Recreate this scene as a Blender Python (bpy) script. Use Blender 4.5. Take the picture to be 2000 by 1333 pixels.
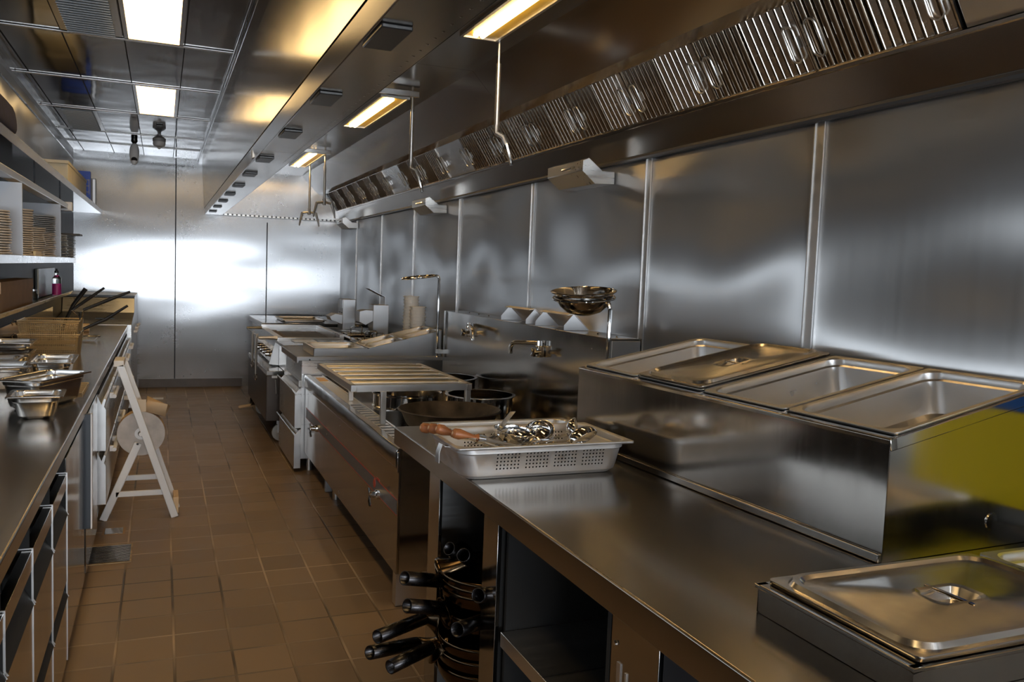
import bpy, bmesh, math, random
from mathutils import Matrix, Vector
random.seed(7)
PI = math.pi
scn = bpy.context.scene
COL = scn.collection
for o in list(bpy.data.objects):
    bpy.data.objects.remove(o)

# ------------------------------------------------------------------ camera, world, exposure, big lights
cam_d = bpy.data.cameras.new('camera'); cam = bpy.data.objects.new('camera', cam_d); COL.objects.link(cam)
yaw, pit, rol = (math.radians(a) for a in (22.526, -4.449, 2.180))
fw = Vector((math.sin(yaw)*math.cos(pit), math.cos(yaw)*math.cos(pit), math.sin(pit)))
r0 = Vector((math.cos(yaw), -math.sin(yaw), 0)); u0 = r0.cross(fw)
rt = math.cos(rol)*r0 + math.sin(rol)*u0; up = -math.sin(rol)*r0 + math.cos(rol)*u0
m = Matrix((rt, up, -fw)).transposed().to_4x4(); m.translation = Vector((0, 0, 1.55))
cam.matrix_world = m
cam_d.sensor_width = 36; cam_d.lens = 36*1654.8/2000; cam_d.clip_start = .05; cam_d.clip_end = 100
scn.camera = cam

w = bpy.data.worlds.new('world'); scn.world = w; w.use_nodes = True
bg = w.node_tree.nodes['Background']; bg.inputs[0].default_value = (.72, .85, 1, 1); bg.inputs[1].default_value = 0.1

scn.view_settings.view_transform = 'Standard'; scn.view_settings.look = 'None'
scn.view_settings.gamma = 1; scn.view_settings.use_curve_mapping = False
scn.view_settings.exposure = 0.0
cy = scn.cycles
cy.max_bounces = 10; cy.glossy_bounces = 8; cy.diffuse_bounces = 4; cy.transmission_bounces = 6
cy.sample_clamp_indirect = 4.0; cy.sample_clamp_direct = 0; cy.caustics_reflective = True
cy.blur_glossy = 0.2; cy.use_denoising = True

def area(name, loc, rot, sx, sy, power, col, spread=PI):
    d = bpy.data.lights.new(name, 'AREA'); d.shape = 'RECTANGLE'; d.size = sx; d.size_y = sy
    d.energy = power; d.color = col; d.spread = spread
    o = bpy.data.objects.new(name, d); COL.objects.link(o); o.location = loc; o.rotation_euler = rot
    return o
# daylight entering by the glazed front behind the camera and by the serving hatch on the left
area('daylight_front', (.15, -3.9, 1.20), (PI/2, 0, 0), 3.6, .60, 215, (.86, .93, 1))
area('daylight_hatch', (-1.06, 3.02, 1.39), (0, -PI/2, 0), .24, 4.8, 9, (.84, .92, 1))

# ------------------------------------------------------------------ helpers
class MB:
    """collects geometry in world coordinates and links it as one mesh object"""
    def __init__(s): s.v = []; s.f = []; s.smooth = False
    def add(s, vs, fs, M=None):
        n = len(s.v)
        for p in vs:
            p = Vector(p); s.v.append(M @ p if M is not None else p)
        for f in fs: s.f.append([i+n for i in f])
        return s
    def box(s, x0, x1, y0, y1, z0, z1, M=None):
        vs = [(x, y, z) for x in (x0, x1) for y in (y0, y1) for z in (z0, z1)]
        return s.add(vs, [(0,1,3,2),(4,6,7,5),(0,4,5,1),(2,3,7,6),(0,2,6,4),(1,5,7,3)], M)
    def prism(s, prof, axis, a0, a1, M=None, cap=True):
        n = len(prof); vs = []
        for a in (a0, a1):
            for (p, q) in prof:
                vs.append({'x': (a, p, q), 'y': (p, a, q), 'z': (p, q, a)}[axis])
        fs = [(i, (i+1) % n, n+(i+1) % n, n+i) for i in range(n)]
        if cap: fs += [tuple(range(n-1, -1, -1)), tuple(range(n, 2*n))]
        return s.add(vs, fs, M)
    def sheet(s, prof, axis, a0, a1, t, M=None):
        """folded sheet of thickness t: open 2D profile extruded"""
        P = [Vector(p) for p in prof]; off = []
        for i, p in enumerate(P):
            ns = []
            for a, b in ((i-1, i), (i, i+1)):
                if a >= 0 and b < len(P):
                    d = (P[b]-P[a]).normalized(); ns.append(Vector((-d.y, d.x)))
            nn = sum(ns, Vector((0, 0))).normalized(); k = max(.3, nn.dot(ns[0]))
            off.append(p + nn*(t/k))
        vs = []
        for a in (a0, a1):
            for (p, q) in P + off:
                vs.append({'x': (a, p, q), 'y': (p, a, q), 'z': (p, q, a)}[axis])
        n = len(P); N = 2*n; fs = []
        for i in range(n-1):
            fs += [(i, i+1, N+i+1, N+i), (n+i+1, n+i, N+n+i, N+n+i+1), (i, n+i, n+i+1, i+1), (N+i, N+i+1, N+n+i+1, N+n+i)]
        fs += [(0, N, N+n, n), (n-1, 2*n-1, N+2*n-1, N+n-1)]
        return s.add(vs, fs, M)
    def tube(s, pts, r, n=8, cap=True, M=None):
        pts = [Vector(p) for p in pts]; k = len(pts)
        rs = r if isinstance(r, (list, tuple)) else [r]*k
        t0 = (pts[1]-pts[0]).normalized()
        ref = Vector((0, 0, 1)) if abs(t0.z) < .9 else Vector((1, 0, 0))
        a = t0.cross(ref).normalized(); vs = []
        for i, p in enumerate(pts):
            if i == 0: t = t0
            elif i == k-1: t = (pts[i]-pts[i-1]).normalized()
            else: t = ((pts[i]-pts[i-1]).normalized() + (pts[i+1]-pts[i]).normalized()).normalized()
            a = (a - t*a.dot(t)).normalized(); b = t.cross(a)
            for j in range(n):
                th = 2*PI*j/n; vs.append(p + (a*math.cos(th) + b*math.sin(th))*rs[i])
        fs = []
        for i in range(k-1):
            for j in range(n):
                fs.append((i*n+j, i*n+(j+1) % n, (i+1)*n+(j+1) % n, (i+1)*n+j))
        if cap: fs += [tuple(range(n-1, -1, -1)), tuple(range((k-1)*n, k*n))]
        return s.add(vs, fs, M)
    def lathe(s, prof, n=32, M=None, close=False):
        vs = []; k = len(prof)
        for (r, z) in prof:
            for j in range(n):
                th = 2*PI*j/n; vs.append((r*math.cos(th), r*math.sin(th), z))
        fs = []
        for i in range(k-1 if not close else k):
            i2 = (i+1) % k
            for j in range(n):
                fs.append((i*n+j, i*n+(j+1) % n, i2*n+(j+1) % n, i2*n+j))
        if not close:
            if prof[0][0] > 1e-6 and prof[0][0] < 1e5: pass
        return s.add(vs, fs, M)
    def loft(s, loops, cap0=False, cap1=False, M=None):
        n = len(loops[0]); vs = [p for l in loops for p in l]; fs = []
        for i in range(len(loops)-1):
            for j in range(n):
                fs.append((i*n+j, i*n+(j+1) % n, (i+1)*n+(j+1) % n, (i+1)*n+j))
        if cap0: fs.append(tuple(range(n-1, -1, -1)))
        if cap1: fs.append(tuple(range((len(loops)-1)*n, len(loops)*n)))
        return s.add(vs, fs, M)
    def build(s, name, mat, parent=None, bevel=0, smooth=35, solid=0, subd=0, weld=False):
        me = bpy.data.meshes.new(name)
        me.from_pydata([tuple(p) for p in s.v], [], s.f); 
        bm = bmesh.new(); bm.from_mesh(me)
        bmesh.ops.remove_doubles(bm, verts=bm.verts, dist=1e-6)
        bmesh.ops.recalc_face_normals(bm, faces=bm.faces); bm.to_mesh(me); bm.free()
        me.materials.append(mat)
        if smooth:
            me.polygons.foreach_set('use_smooth', [True]*len(me.polygons)); me.set_sharp_from_angle(angle=math.radians(smooth))
        o = bpy.data.objects.new(name, me); COL.objects.link(o)
        if solid:
            md = o.modifiers.new('solid', 'SOLIDIFY'); md.thickness = solid; md.offset = 0
        if subd:
            md = o.modifiers.new('sub', 'SUBSURF'); md.levels = subd; md.render_levels = subd
        if bevel:
            md = o.modifiers.new('bevel', 'BEVEL'); md.width = bevel; md.segments = 2; md.limit_method = 'ANGLE'; md.angle_limit = math.radians(40)
        if parent is not None:
            o.parent = parent; o.matrix_parent_inverse = root_mat(parent).inverted()
        return o
def root_mat(o):
    return Matrix.Translation(o.location) @ o.rotation_euler.to_matrix().to_4x4() if o.parent is None else Matrix.Identity(4)
def tag(o, label, cat, group=None):
    o['label'] = label; o['category'] = cat
    if group: o['group'] = group
    return o
def thing(name, label, cat, loc=(0, 0, 0), group=None, rz=0):
    o = bpy.data.objects.new(name, None); COL.objects.link(o); o.location = loc; o.rotation_euler = (0, 0, rz)
    o.empty_display_size = .05
    return tag(o, label, cat, group)
def struct(o):
    o['kind'] = 'structure'; return o
def dup(root, loc, label, group=None, rot=None):
    def cp(o, par):
        c = o.copy(); COL.objects.link(c)
        if par is not None: c.parent = par; c.matrix_parent_inverse = o.matrix_parent_inverse.copy()
        for ch in list(o.children): cp(ch, c)
        return c
    c = cp(root, None); c.location = loc
    if rot is not None: c.rotation_euler = rot
    c['label'] = label
    if group: c['group'] = group
    return c
def rrect(w, l, r, z, n=5, cx=0, cy=0):
    pts = []
    for (sx, sy, a0) in ((1, 1, 0), (-1, 1, 90), (-1, -1, 180), (1, -1, 270)):
        for i in range(n+1):
            a = math.radians(a0 + 90*i/n)
            pts.append((cx + sx*(w/2-r) + r*math.cos(a), cy + sy*(l/2-r) + r*math.sin(a), z))
    return pts
def T(x, y, z, rz=0, rx=0, ry=0):
    return Matrix.Translation((x, y, z)) @ Matrix.Rotation(rz, 4, 'Z') @ Matrix.Rotation(ry, 4, 'Y') @ Matrix.Rotation(rx, 4, 'X')
def arc(c, u, v, r, a0, a1, n):
    c, u, v = Vector(c), Vector(u), Vector(v)
    return [c + u*r*math.cos(math.radians(a0+(a1-a0)*i/n)) + v*r*math.sin(math.radians(a0+(a1-a0)*i/n)) for i in range(n+1)]

# ------------------------------------------------------------------ materials
def mat_new(name):
    mt = bpy.data.materials.new(name); mt.use_nodes = True
    nt = mt.node_tree; return mt, nt, nt.nodes['Principled BSDF']
def L(nt, a, b): nt.links.new(a, b)
def plain(name, col, rough=.5, metal=0, spec=.5, noise=0, scale=20, bump=0):
    mt, nt, b = mat_new(name)
    b.inputs['Base Color'].default_value = (*col, 1); b.inputs['Roughness'].default_value = rough; b.inputs['Metallic'].default_value = metal
    b.inputs['Specular IOR Level'].default_value = spec
    if noise or bump:
        tc = nt.nodes.new('ShaderNodeTexCoord'); n = nt.nodes.new('ShaderNodeTexNoise'); n.inputs['Scale'].default_value = scale; n.inputs['Detail'].default_value = 4
        L(nt, tc.outputs['Object'], n.inputs['Vector'])
        if noise:
            mx = nt.nodes.new('ShaderNodeMix'); mx.data_type = 'RGBA'; mx.inputs['Factor'].default_value = 1
            cr = nt.nodes.new('ShaderNodeMapRange'); cr.inputs['From Min'].default_value = .3; cr.inputs['From Max'].default_value = .7
            cr.inputs['To Min'].default_value = 1-noise; cr.inputs['To Max'].default_value = 1+noise*.5
            L(nt, n.outputs['Fac'], cr.inputs['Value'])
            mx.blend_type = 'MULTIPLY'; mx.inputs['A'].default_value = (*col, 1); L(nt, cr.outputs['Result'], mx.inputs['B']); L(nt, mx.outputs['Result'], b.inputs['Base Color'])
        if bump:
            bp = nt.nodes.new('ShaderNodeBump'); bp.inputs['Strength'].default_value = bump; bp.inputs['Distance'].default_value = .01
            L(nt, n.outputs['Fac'], bp.inputs['Height']); L(nt, bp.outputs['Normal'], b.inputs['Normal'])
    return mt
def steel(name, col=(.6, .6, .61), rough=.25, wave=0, wscale=1.2, brush=None, rvar=.3, smear=0, wdir=(1, 1, 1), aniso=0, tan=(0, 1, 0)):
    """brushed stainless steel: wave = buckling of the sheet, brush = direction of the grain, smear = dull wiped patches"""
    mt, nt, b = mat_new(name); N = nt.nodes.new
    b.inputs['Metallic'].default_value = 1; b.inputs['Base Color'].default_value = (*col, 1)
    tc = N('ShaderNodeTexCoord')
    n1 = N('ShaderNodeTexNoise'); mp = N('ShaderNodeMapping')
    sc = {'x': (1, 60, 60), 'y': (60, 1, 60), 'z': (60, 60, 1), None: (30, 30, 30)}[brush]
    mp.inputs['Scale'].default_value = sc; n1.inputs['Scale'].default_value = 1; n1.inputs['Detail'].default_value = 3
    L(nt, tc.outputs['Object'], mp.inputs['Vector']); L(nt, mp.outputs['Vector'], n1.inputs['Vector'])
    n2 = N('ShaderNodeTexNoise'); n2.inputs['Scale'].default_value = 2.3; n2.inputs['Detail'].default_value = 5; L(nt, tc.outputs['Object'], n2.inputs['Vector'])
    ad = N('ShaderNodeMath'); ad.operation = 'MULTIPLY_ADD'; L(nt, n1.outputs['Fac'], ad.inputs[0]); ad.inputs[1].default_value = .5; 
    m2 = N('ShaderNodeMath'); m2.operation = 'MULTIPLY'; L(nt, n2.outputs['Fac'], m2.inputs[0]); m2.inputs[1].default_value = .5 + smear; L(nt, m2.outputs[0], ad.inputs[2])
    mr = N('ShaderNodeMapRange'); mr.inputs['From Min'].default_value = .25; mr.inputs['From Max'].default_value = .75 + smear*.5
    mr.inputs['To Min'].default_value = rough*(1-rvar); mr.inputs['To Max'].default_value = rough*(1+rvar)
    L(nt, ad.outputs[0], mr.inputs['Value']); L(nt, mr.outputs['Result'], b.inputs['Roughness'])
    last = None
    if aniso:
        b.inputs['Anisotropic'].default_value = aniso
        tv = N('ShaderNodeCombineXYZ')
        for i in range(3): tv.inputs[i].default_value = tan[i]
        L(nt, tv.outputs[0], b.inputs['Tangent'])
    if wave:
        n3 = N('ShaderNodeTexNoise'); n3.inputs['Scale'].default_value = wscale; n3.inputs['Detail'].default_value = 1.0
        mp3 = N('ShaderNodeMapping'); mp3.inputs['Scale'].default_value = wdir
        L(nt, tc.outputs['Object'], mp3.inputs['Vector']); L(nt, mp3.outputs['Vector'], n3.inputs['Vector'])
        b2 = N('ShaderNodeBump'); b2.inputs['Strength'].default_value = 1; b2.inputs['Distance'].default_value = wave
        L(nt, n3.outputs['Fac'], b2.inputs['Height'])
        if last: L(nt, last.outputs['Normal'], b2.inputs['Normal'])
        last = b2
    if last: L(nt, last.outputs['Normal'], b.inputs['Normal'])
    return mt
def emit(name, col, s):
    mt, nt, b = mat_new(name)
    b.inputs['Base Color'].default_value = (*[c*.8 for c in col], 1); b.inputs['Emission Color'].default_value = (*col, 1); b.inputs['Emission Strength'].default_value = s
    return mt
M = {}
M['wall'] = steel('wall_steel', (.54, .54, .54), .30, wave=.13, wscale=.9, brush='z', wdir=(1, 1, 1.2), rvar=.06, aniso=1.0, tan=(0, 1, 0))
M['back'] = steel('back_wall_steel', (.60, .61, .63), .27, wave=.014, wscale=.6, wdir=(1, 1, 2.4), rvar=.03, aniso=.95, tan=(1, 0, 0))
M['top'] = steel('worktop_steel', (.43, .405, .37), .19, rvar=.06)
M['steel'] = steel('sheet_steel', (.42, .405, .385), .14, wave=.004, wscale=3, brush='z')
M['steelx'] = steel('sheet_steel_cross', (.66, .66, .66), .31, wave=.003, wscale=3, brush='x')
M['hood'] = steel('hood_steel', (.42, .39, .355), .19, wave=.006, wscale=1.2, rvar=.04)
M['ceil'] = steel('ceiling_steel', (.27, .265, .26), .085, wave=.004, wscale=2.5, brush=None)
M['brushx'] = steel('brushed_steel_upright', (.68, .68, .69), .42, brush='z', rvar=.15, aniso=.95, tan=(1, .3, .05))
M['pol'] = steel('polished_steel', (.68, .67, .66), .09, brush=None)
M['pan'] = steel('pan_steel', (.68, .67, .66), .22, wave=.002, wscale=8, brush=None)
M['satin'] = steel('satin_steel', (.74, .74, .74), .35, brush=None)
M['chrome'] = plain('chrome', (.8, .8, .8), .05, 1)
M['filter'] = steel('filter_steel', (.66, .62, .57), .24, brush=None)
M['filterb'] = steel('filter_steel_brown_reflect', (.46, .41, .34), .13, brush=None)  # brown reflection on the wide ribs is put into the steel colour
M['black'] = plain('black_plastic', (.012, .012, .013), .35)
M['void'] = plain('gap_and_shade_black', (.01, .01, .01), .8)  # joint colour; also stands in for shade inside cabinets and plenum
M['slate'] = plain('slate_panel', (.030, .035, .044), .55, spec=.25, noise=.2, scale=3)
M['louvre'] = plain('louvre_paint', (.62, .68, .74), .4)
M['white'] = plain('white_paint', (.8, .8, .81), .35)
M['lampw'] = emit('ceiling_diffuser', (1, .66, .28), 7.5)
M['lampy'] = emit('hood_tube', (1, .68, .30), 17)
M['lampyr'] = plain('hood_lamp_reflector', (.62, .43, .06), .35, noise=.3, scale=6)
def floor_mat():
    mt, nt, b = mat_new('floor_tile'); N = nt.nodes.new
    tc = N('ShaderNodeTexCoord'); sp = N('ShaderNodeSeparateXYZ'); L(nt, tc.outputs['Object'], sp.inputs[0])
    def edge(sock, off, per, wd):
        a = N('ShaderNodeMath'); a.operation = 'SUBTRACT'; L(nt, sock, a.inputs[0]); a.inputs[1].default_value = off
        d = N('ShaderNodeMath'); d.operation = 'DIVIDE'; L(nt, a.outputs[0], d.inputs[0]); d.inputs[1].default_value = per
        f = N('ShaderNodeMath'); f.operation = 'FRACT'; L(nt, d.outputs[0], f.inputs[0])
        g = N('ShaderNodeMath'); g.operation = 'SUBTRACT'; L(nt, f.outputs[0], g.inputs[0]); g.inputs[1].default_value = .5
        h = N('ShaderNodeMath'); h.operation = 'ABSOLUTE'; L(nt, g.outputs[0], h.inputs[0])
        k = N('ShaderNodeMapRange'); k.inputs['From Min'].default_value = .5-wd*1.6/per; k.inputs['From Max'].default_value = .5-wd*.7/per; L(nt, h.outputs[0], k.inputs['Value'])
        fl = N('ShaderNodeMath'); fl.operation = 'FLOOR'; L(nt, d.outputs[0], fl.inputs[0])
        return k.outputs['Result'], fl.outputs[0]
    ex, ix = edge(sp.outputs['X'], .052, .2165, .0042); ey, iy = edge(sp.outputs['Y'], 5.2337, .2212, .0042)
    mx = N('ShaderNodeMath'); mx.operation = 'MAXIMUM'; L(nt, ex, mx.inputs[0]); L(nt, ey, mx.inputs[1])
    cb = N('ShaderNodeCombineXYZ'); L(nt, ix, cb.inputs[0]); L(nt, iy, cb.inputs[1])
    wn = N('ShaderNodeTexWhiteNoise'); L(nt, cb.outputs[0], wn.inputs['Vector'])
    no = N('ShaderNodeTexNoise'); no.inputs['Scale'].default_value = 9; no.inputs['Detail'].default_value = 6; L(nt, tc.outputs['Object'], no.inputs['Vector'])
    sm = N('ShaderNodeMath'); sm.operation = 'ADD'; L(nt, wn.outputs['Value'], sm.inputs[0]); L(nt, no.outputs['Fac'], sm.inputs[1])
    cr = N('ShaderNodeValToRGB'); L(nt, sm.outputs[0], cr.inputs['Fac'])
    cr.color_ramp.elements[0].position = .2; cr.color_ramp.elements[0].color = (.19, .128, .080, 1)
    cr.color_ramp.elements[1].position = 1.5; cr.color_ramp.elements[1].color = (.27, .185, .115, 1)
    dv = N('ShaderNodeMath'); dv.operation = 'MULTIPLY'; L(nt, sm.outputs[0], dv.inputs[0]); dv.inputs[1].default_value = .66; L(nt, dv.outputs[0], cr.inputs['Fac'])
    gn = N('ShaderNodeTexNoise'); gn.inputs['Scale'].default_value = 1.3; L(nt, tc.outputs['Object'], gn.inputs['Vector'])
    gr = N('ShaderNodeValToRGB'); L(nt, gn.outputs['Fac'], gr.inputs['Fac'])
    gr.color_ramp.elements[0].position = .4; gr.color_ramp.elements[0].color = (.05, .034, .022, 1)
    gr.color_ramp.elements[1].position = .62; gr.color_ramp.elements[1].color = (.46, .34, .23, 1)
    mc = N('ShaderNodeMix'); mc.data_type = 'RGBA'; L(nt, mx.outputs[0], mc.inputs['Factor']); L(nt, cr.outputs[0], mc.inputs['A']); L(nt, gr.outputs[0], mc.inputs['B'])
    L(nt, mc.outputs['Result'], b.inputs['Base Color'])
    rr = N('ShaderNodeMapRange'); L(nt, no.outputs['Fac'], rr.inputs['Value']); rr.inputs['To Min'].default_value = .34; rr.inputs['To Max'].default_value = .6; L(nt, rr.outputs['Result'], b.inputs['Roughness'])
    inv = N('ShaderNodeMath'); inv.operation = 'SUBTRACT'; inv.inputs[0].default_value = 1; L(nt, mx.outputs[0], inv.inputs[1])
    bp = N('ShaderNodeBump'); bp.inputs['Strength'].default_value = .5; bp.inputs['Distance'].default_value = .003; L(nt, inv.outputs[0], bp.inputs['Height']); L(nt, bp.outputs['Normal'], b.inputs['Normal'])
    return mt
M['floor'] = floor_mat()
M['skirt'] = plain('tile_skirting', (.11, .085, .07), .3, noise=.15, scale=8)

# ------------------------------------------------------------------ setting
XL, XR, YB, YF, ZC = -.97, 2.18, 11.28, -4.0, 2.827
def sbox(name, mat, *b, bevel=0):
    return struct(MB().box(*b).build(name, M[mat], bevel=bevel))
sbox('floor', 'floor', -3.0, XR+.1, YF-.1, YB+.1, -.1, 0)
sbox('ceiling', 'ceil', -3.0, XR+.1, YF-.1, YB+.1, ZC, ZC+.1)
sbox('wall_right', 'wall', XR, XR+.1, YF, YB+.1, 0, ZC)
sbox('wall_back', 'back', XL-.1, XR, YB, YB+.1, 0, ZC)
# left wall: slate below the high shelf, steel sheet above it, low serving hatch from Y=.6 to 5.45
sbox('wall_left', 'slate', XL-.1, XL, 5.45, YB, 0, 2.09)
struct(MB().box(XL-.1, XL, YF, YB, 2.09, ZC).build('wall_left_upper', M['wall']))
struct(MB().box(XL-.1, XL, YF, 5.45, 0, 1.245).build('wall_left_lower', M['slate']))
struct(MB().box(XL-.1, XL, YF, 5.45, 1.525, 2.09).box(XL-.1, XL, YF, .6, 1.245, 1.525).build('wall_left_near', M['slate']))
f = MB()
f.box(-3, -1.65, YF-.1, YF, 0, ZC); f.box(1.95, XR, YF-.1, YF, 0, ZC); f.box(-1.65, 1.95, YF-.1, YF, 0, .74); f.box(-1.65, 1.95, YF-.1, YF, 1.70, ZC)
struct(f.build('wall_front', M['slate']))
MBs = MB().box(-.24-.02, .95, YB-.014, YB-.001, 0, .105); struct(MBs.build('baseboard_back', M['skirt']))
k = 0
for y in (2.442, 3.60, 4.99, 6.42, 7.73, 9.0, 10.27):
    k += 1
    s = MB().box(XR-.004, XR-.001, y-.022, y+.022, .3, 2.14).box(XR-.008, XR-.001, y-.026, y-.021, .3, 2.14).box(XR-.008, XR-.001, y+.021, y+.026, .3, 2.14)
    struct(s.build('trim_%d' % k, M['satin']))
for x in (.149, 1.236):
    k += 1
    struct(MB().box(x-.006, x+.006, YB-.006, YB-.001, .1, 2.82 if x < .5 else 2.1).build('trim_%d' % k, M['slate']))
k += 1; struct(MB().box(XL, XL+.03, 4.1, YB, 2.79, ZC-.001).box(XL, XL+.008, 4.1, YB, 2.70, 2.715).build('trim_%d' % k, M['steel']))
# dark tube along the lower edge of the hood gutter
k += 1; struct(MB().tube([(XR-.016, -3.5, 2.148), (XR-.016, YB-.02, 2.148)], .014, 8).build('trim_%d' % k, plain('dark_sealant', (.05, .052, .056), .4)))
# ceiling grid: cross bars, and flat joints between the sheets
for y in (-2.46, -1.13, .2, 1.53, 2.85, 4.17, 5.495, 6.82, 8.165, 9.48, 10.4):
    k += 1
    g = MB().box(XL+.03, .42, y-.011, y+.011, ZC-.012, ZC-.001)
    struct(g.build('trim_%d' % k, M['satin'], bevel=.003))
for x in (-.86, -.535, -.21, .115):
    k += 1
    struct(MB().box(x-.003, x+.003, YF, YB, ZC-.003, ZC-.0005).build('trim_%d' % k, M['void']))
k += 1; struct(MB().box(.40, .455, YF, YB-.01, ZC-.06, ZC-.001).box(.385, .40, YF, YB-.01, ZC-.02, ZC-.001).build('trim_%d' % k, M['ceil'], bevel=.003))

# ceiling light panels and air grilles
for i, (y0, lab) in enumerate(((6.86, 'far lit rectangular ceiling panel in the steel ceiling'), (4.2, 'near lit rectangular ceiling panel at the top edge of the photo'), (1.55, 'lit ceiling panel overhead beside the camera'), (-1.1, 'lit ceiling panel behind the camera'))):
    r = thing('ceiling_light', lab, 'light', (-.05, y0+.62, ZC), 'ceiling light panels')
    MB().box(-.185, .085, y0, y0+1.26, ZC-.006, ZC-.003).build('diffuser', M['lampw'], r)
    fr = MB(); fr.box(-.207, -.185, y0-.02, y0+1.28, ZC-.009, ZC-.002); fr.box(.085, .107, y0-.02, y0+1.28, ZC-.009, ZC-.002)
    fr.box(-.185, .085, y0-.02, y0, ZC-.009, ZC-.002); fr.box(-.185, .085, y0+1.26, y0+1.28, ZC-.009, ZC-.002); fr.build('frame', M['hood'], r)
for i, (x0, x1, y0, y1, lab) in enumerate(((-.53, -.216, 4.2, 5.46, 'louvred air grille in the ceiling beside the near light panel'), (-.84, -.53, 8.2, 9.45, 'far louvred air grille in the ceiling above the wall shelf'))):
    r = thing('ceiling_vent', lab, 'air vent', ((x0+x1)/2, (y0+y1)/2, ZC), 'ceiling air grilles')
    g = MB(); g.box(x0, x0+.036, y0, y1, ZC-.01, ZC-.002); g.box(x1-.036, x1, y0, y1, ZC-.01, ZC-.002); g.box(x0, x1, y0, y0+.02, ZC-.01, ZC-.002); g.box(x0, x1, y1-.02, y1, ZC-.01, ZC-.002)
    g.build('frame', M['hood'], r)
    s = MB(); n = 26
    for j in range(n):
        y = y0 + .02 + (y1-y0-.04)*(j+.5)/n
        s.box(-(x1-x0)/2+.036, (x1-x0)/2-.036, -.016, .016, -.0015, .0015, T((x0+x1)/2, y, ZC-.014, rx=.6))
    s.build('louvres', M['louvre'], r)

# ------------------------------------------------------------------ extraction hood
HY0, HY1 = -3.4, YB-.02
r = thing('extraction_hood', 'long stainless steel extraction hood hung over the right-hand cooking line', 'extractor hood', (1.3, 4, 2.16))
MB().prism([(.446, ZC-.002), (.458, ZC-.002), (.487, 2.235), (.474, 2.235)], 'y', HY0, HY1).build('outer_panel', M['hood'], r)
MB().prism([(.476, 2.23), (.49, 2.23), (.50, 2.165), (.487, 2.16)], 'y', HY0, HY1).build('outer_lip', M['hood'], r, bevel=.002)
un = MB()
ys = [HY0, -1.5, 1.6, 4.72, 7.95, HY1]
for a, b in zip(ys[:-1], ys[1:]): un.box(.49, .685, a+.0015, b-.0015, 2.158, 2.164)
un.box(.681, .687, HY0, HY1, 2.158, 2.19)
un.build('plenum_underside', M['hood'], r, bevel=.001)
MB().prism([(.687, 2.17), (.69, 2.17), (.80, 2.715), (.797, 2.715)], 'y', HY0, HY1).build('plenum_inner_panel', M['hood'], r)
cv = MB()
for a, b in zip(ys[:-1], ys[1:]): cv.box(.79, 1.65, a+.0015, b-.0015, 2.715, 2.721)
cv.build('cavity_top', M['hood'], r)
bf = MB()
for a, b in zip(ys[:-1], ys[1:]): bf.prism([(1.645, 2.718), (1.65, 2.722), (1.857, 2.51), (1.852, 2.503)], 'y', a+.0015, b-.0015)
bf.prism([(1.852, 2.503), (1.857, 2.51), (1.955, 2.514), (1.955, 2.507)], 'y', HY0, HY1)
bf.build('baffle_panel', M['hood'], r)
gu = MB().prism([(2.100, 2.286), (2.116, 2.286), (2.178, 2.165), (2.165, 2.155)], 'y', HY0, HY1)
gu.prism([(2.085, 2.287), (2.118, 2.287), (2.118, 2.278), (2.089, 2.278)], 'y', HY0, HY1)
gu.build('grease_gutter', M['hood'], r)
MB().prism([(.69, 2.16), (2.175, 2.165), (2.10, 2.30), (1.96, 2.515), (1.855, 2.508), (1.647, 2.718), (.80, 2.718)], 'y', HY1-.05, HY1-.045).build('end_panel', M['back'], r)
ep = MB().box(.50, 2.165, HY1-.06, HY1-.03, 2.158, 2.178); ep.build('end_rail', M['satin'], r)
hl = MB()
for i in range(27): hl.lathe([(0, 0), (.012, 0)], 8, T(.70+i*.053, HY1-.062, 2.170, rx=PI/2))
hl.build('end_rail_holes', M['black'], r)
dt = MB()
y = 1.2
while y < 5.2:
    dt.lathe([(0, -.0015), (.005, 0)], 6, T(.655, y, 2.1575)); y += .07
dt.build('rivets', M['chrome'], r)
for y in (.42, 1.31, 2.215, 3.11, 4.02, 5.06, 5.95, 6.85, 7.75, 8.65, 9.55, 10.45):
    nz = MB().box(.495, .575, y-.11, y+.11, 2.146, 2.158); nz.build('air_nozzle', M['black'], r, bevel=.003)
cs = MB()
for y in (4.72, 7.95): cs.tube([(1.70, y, 2.68), (1.84, y, 2.53)], .004, 6).tube([(1.755, y-.03, 2.61), (1.765, y+.03, 2.60)], .004, 6)
cs.build('seam_stay', M['satin'], r)
sw = MB().box(.478, .484, 5.16, 5.26, 2.17, 2.22); sw.build('switch_plate', M['satin'], r)

# near-black block behind the filters, standing in for the shade inside the plenum
MB().prism([(2.005, 2.545), (2.176, 2.545), (2.176, 2.32), (2.152, 2.315)], 'y', HY0, HY1-.06).build('plenum_shade_block', M['void'], r)

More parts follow.
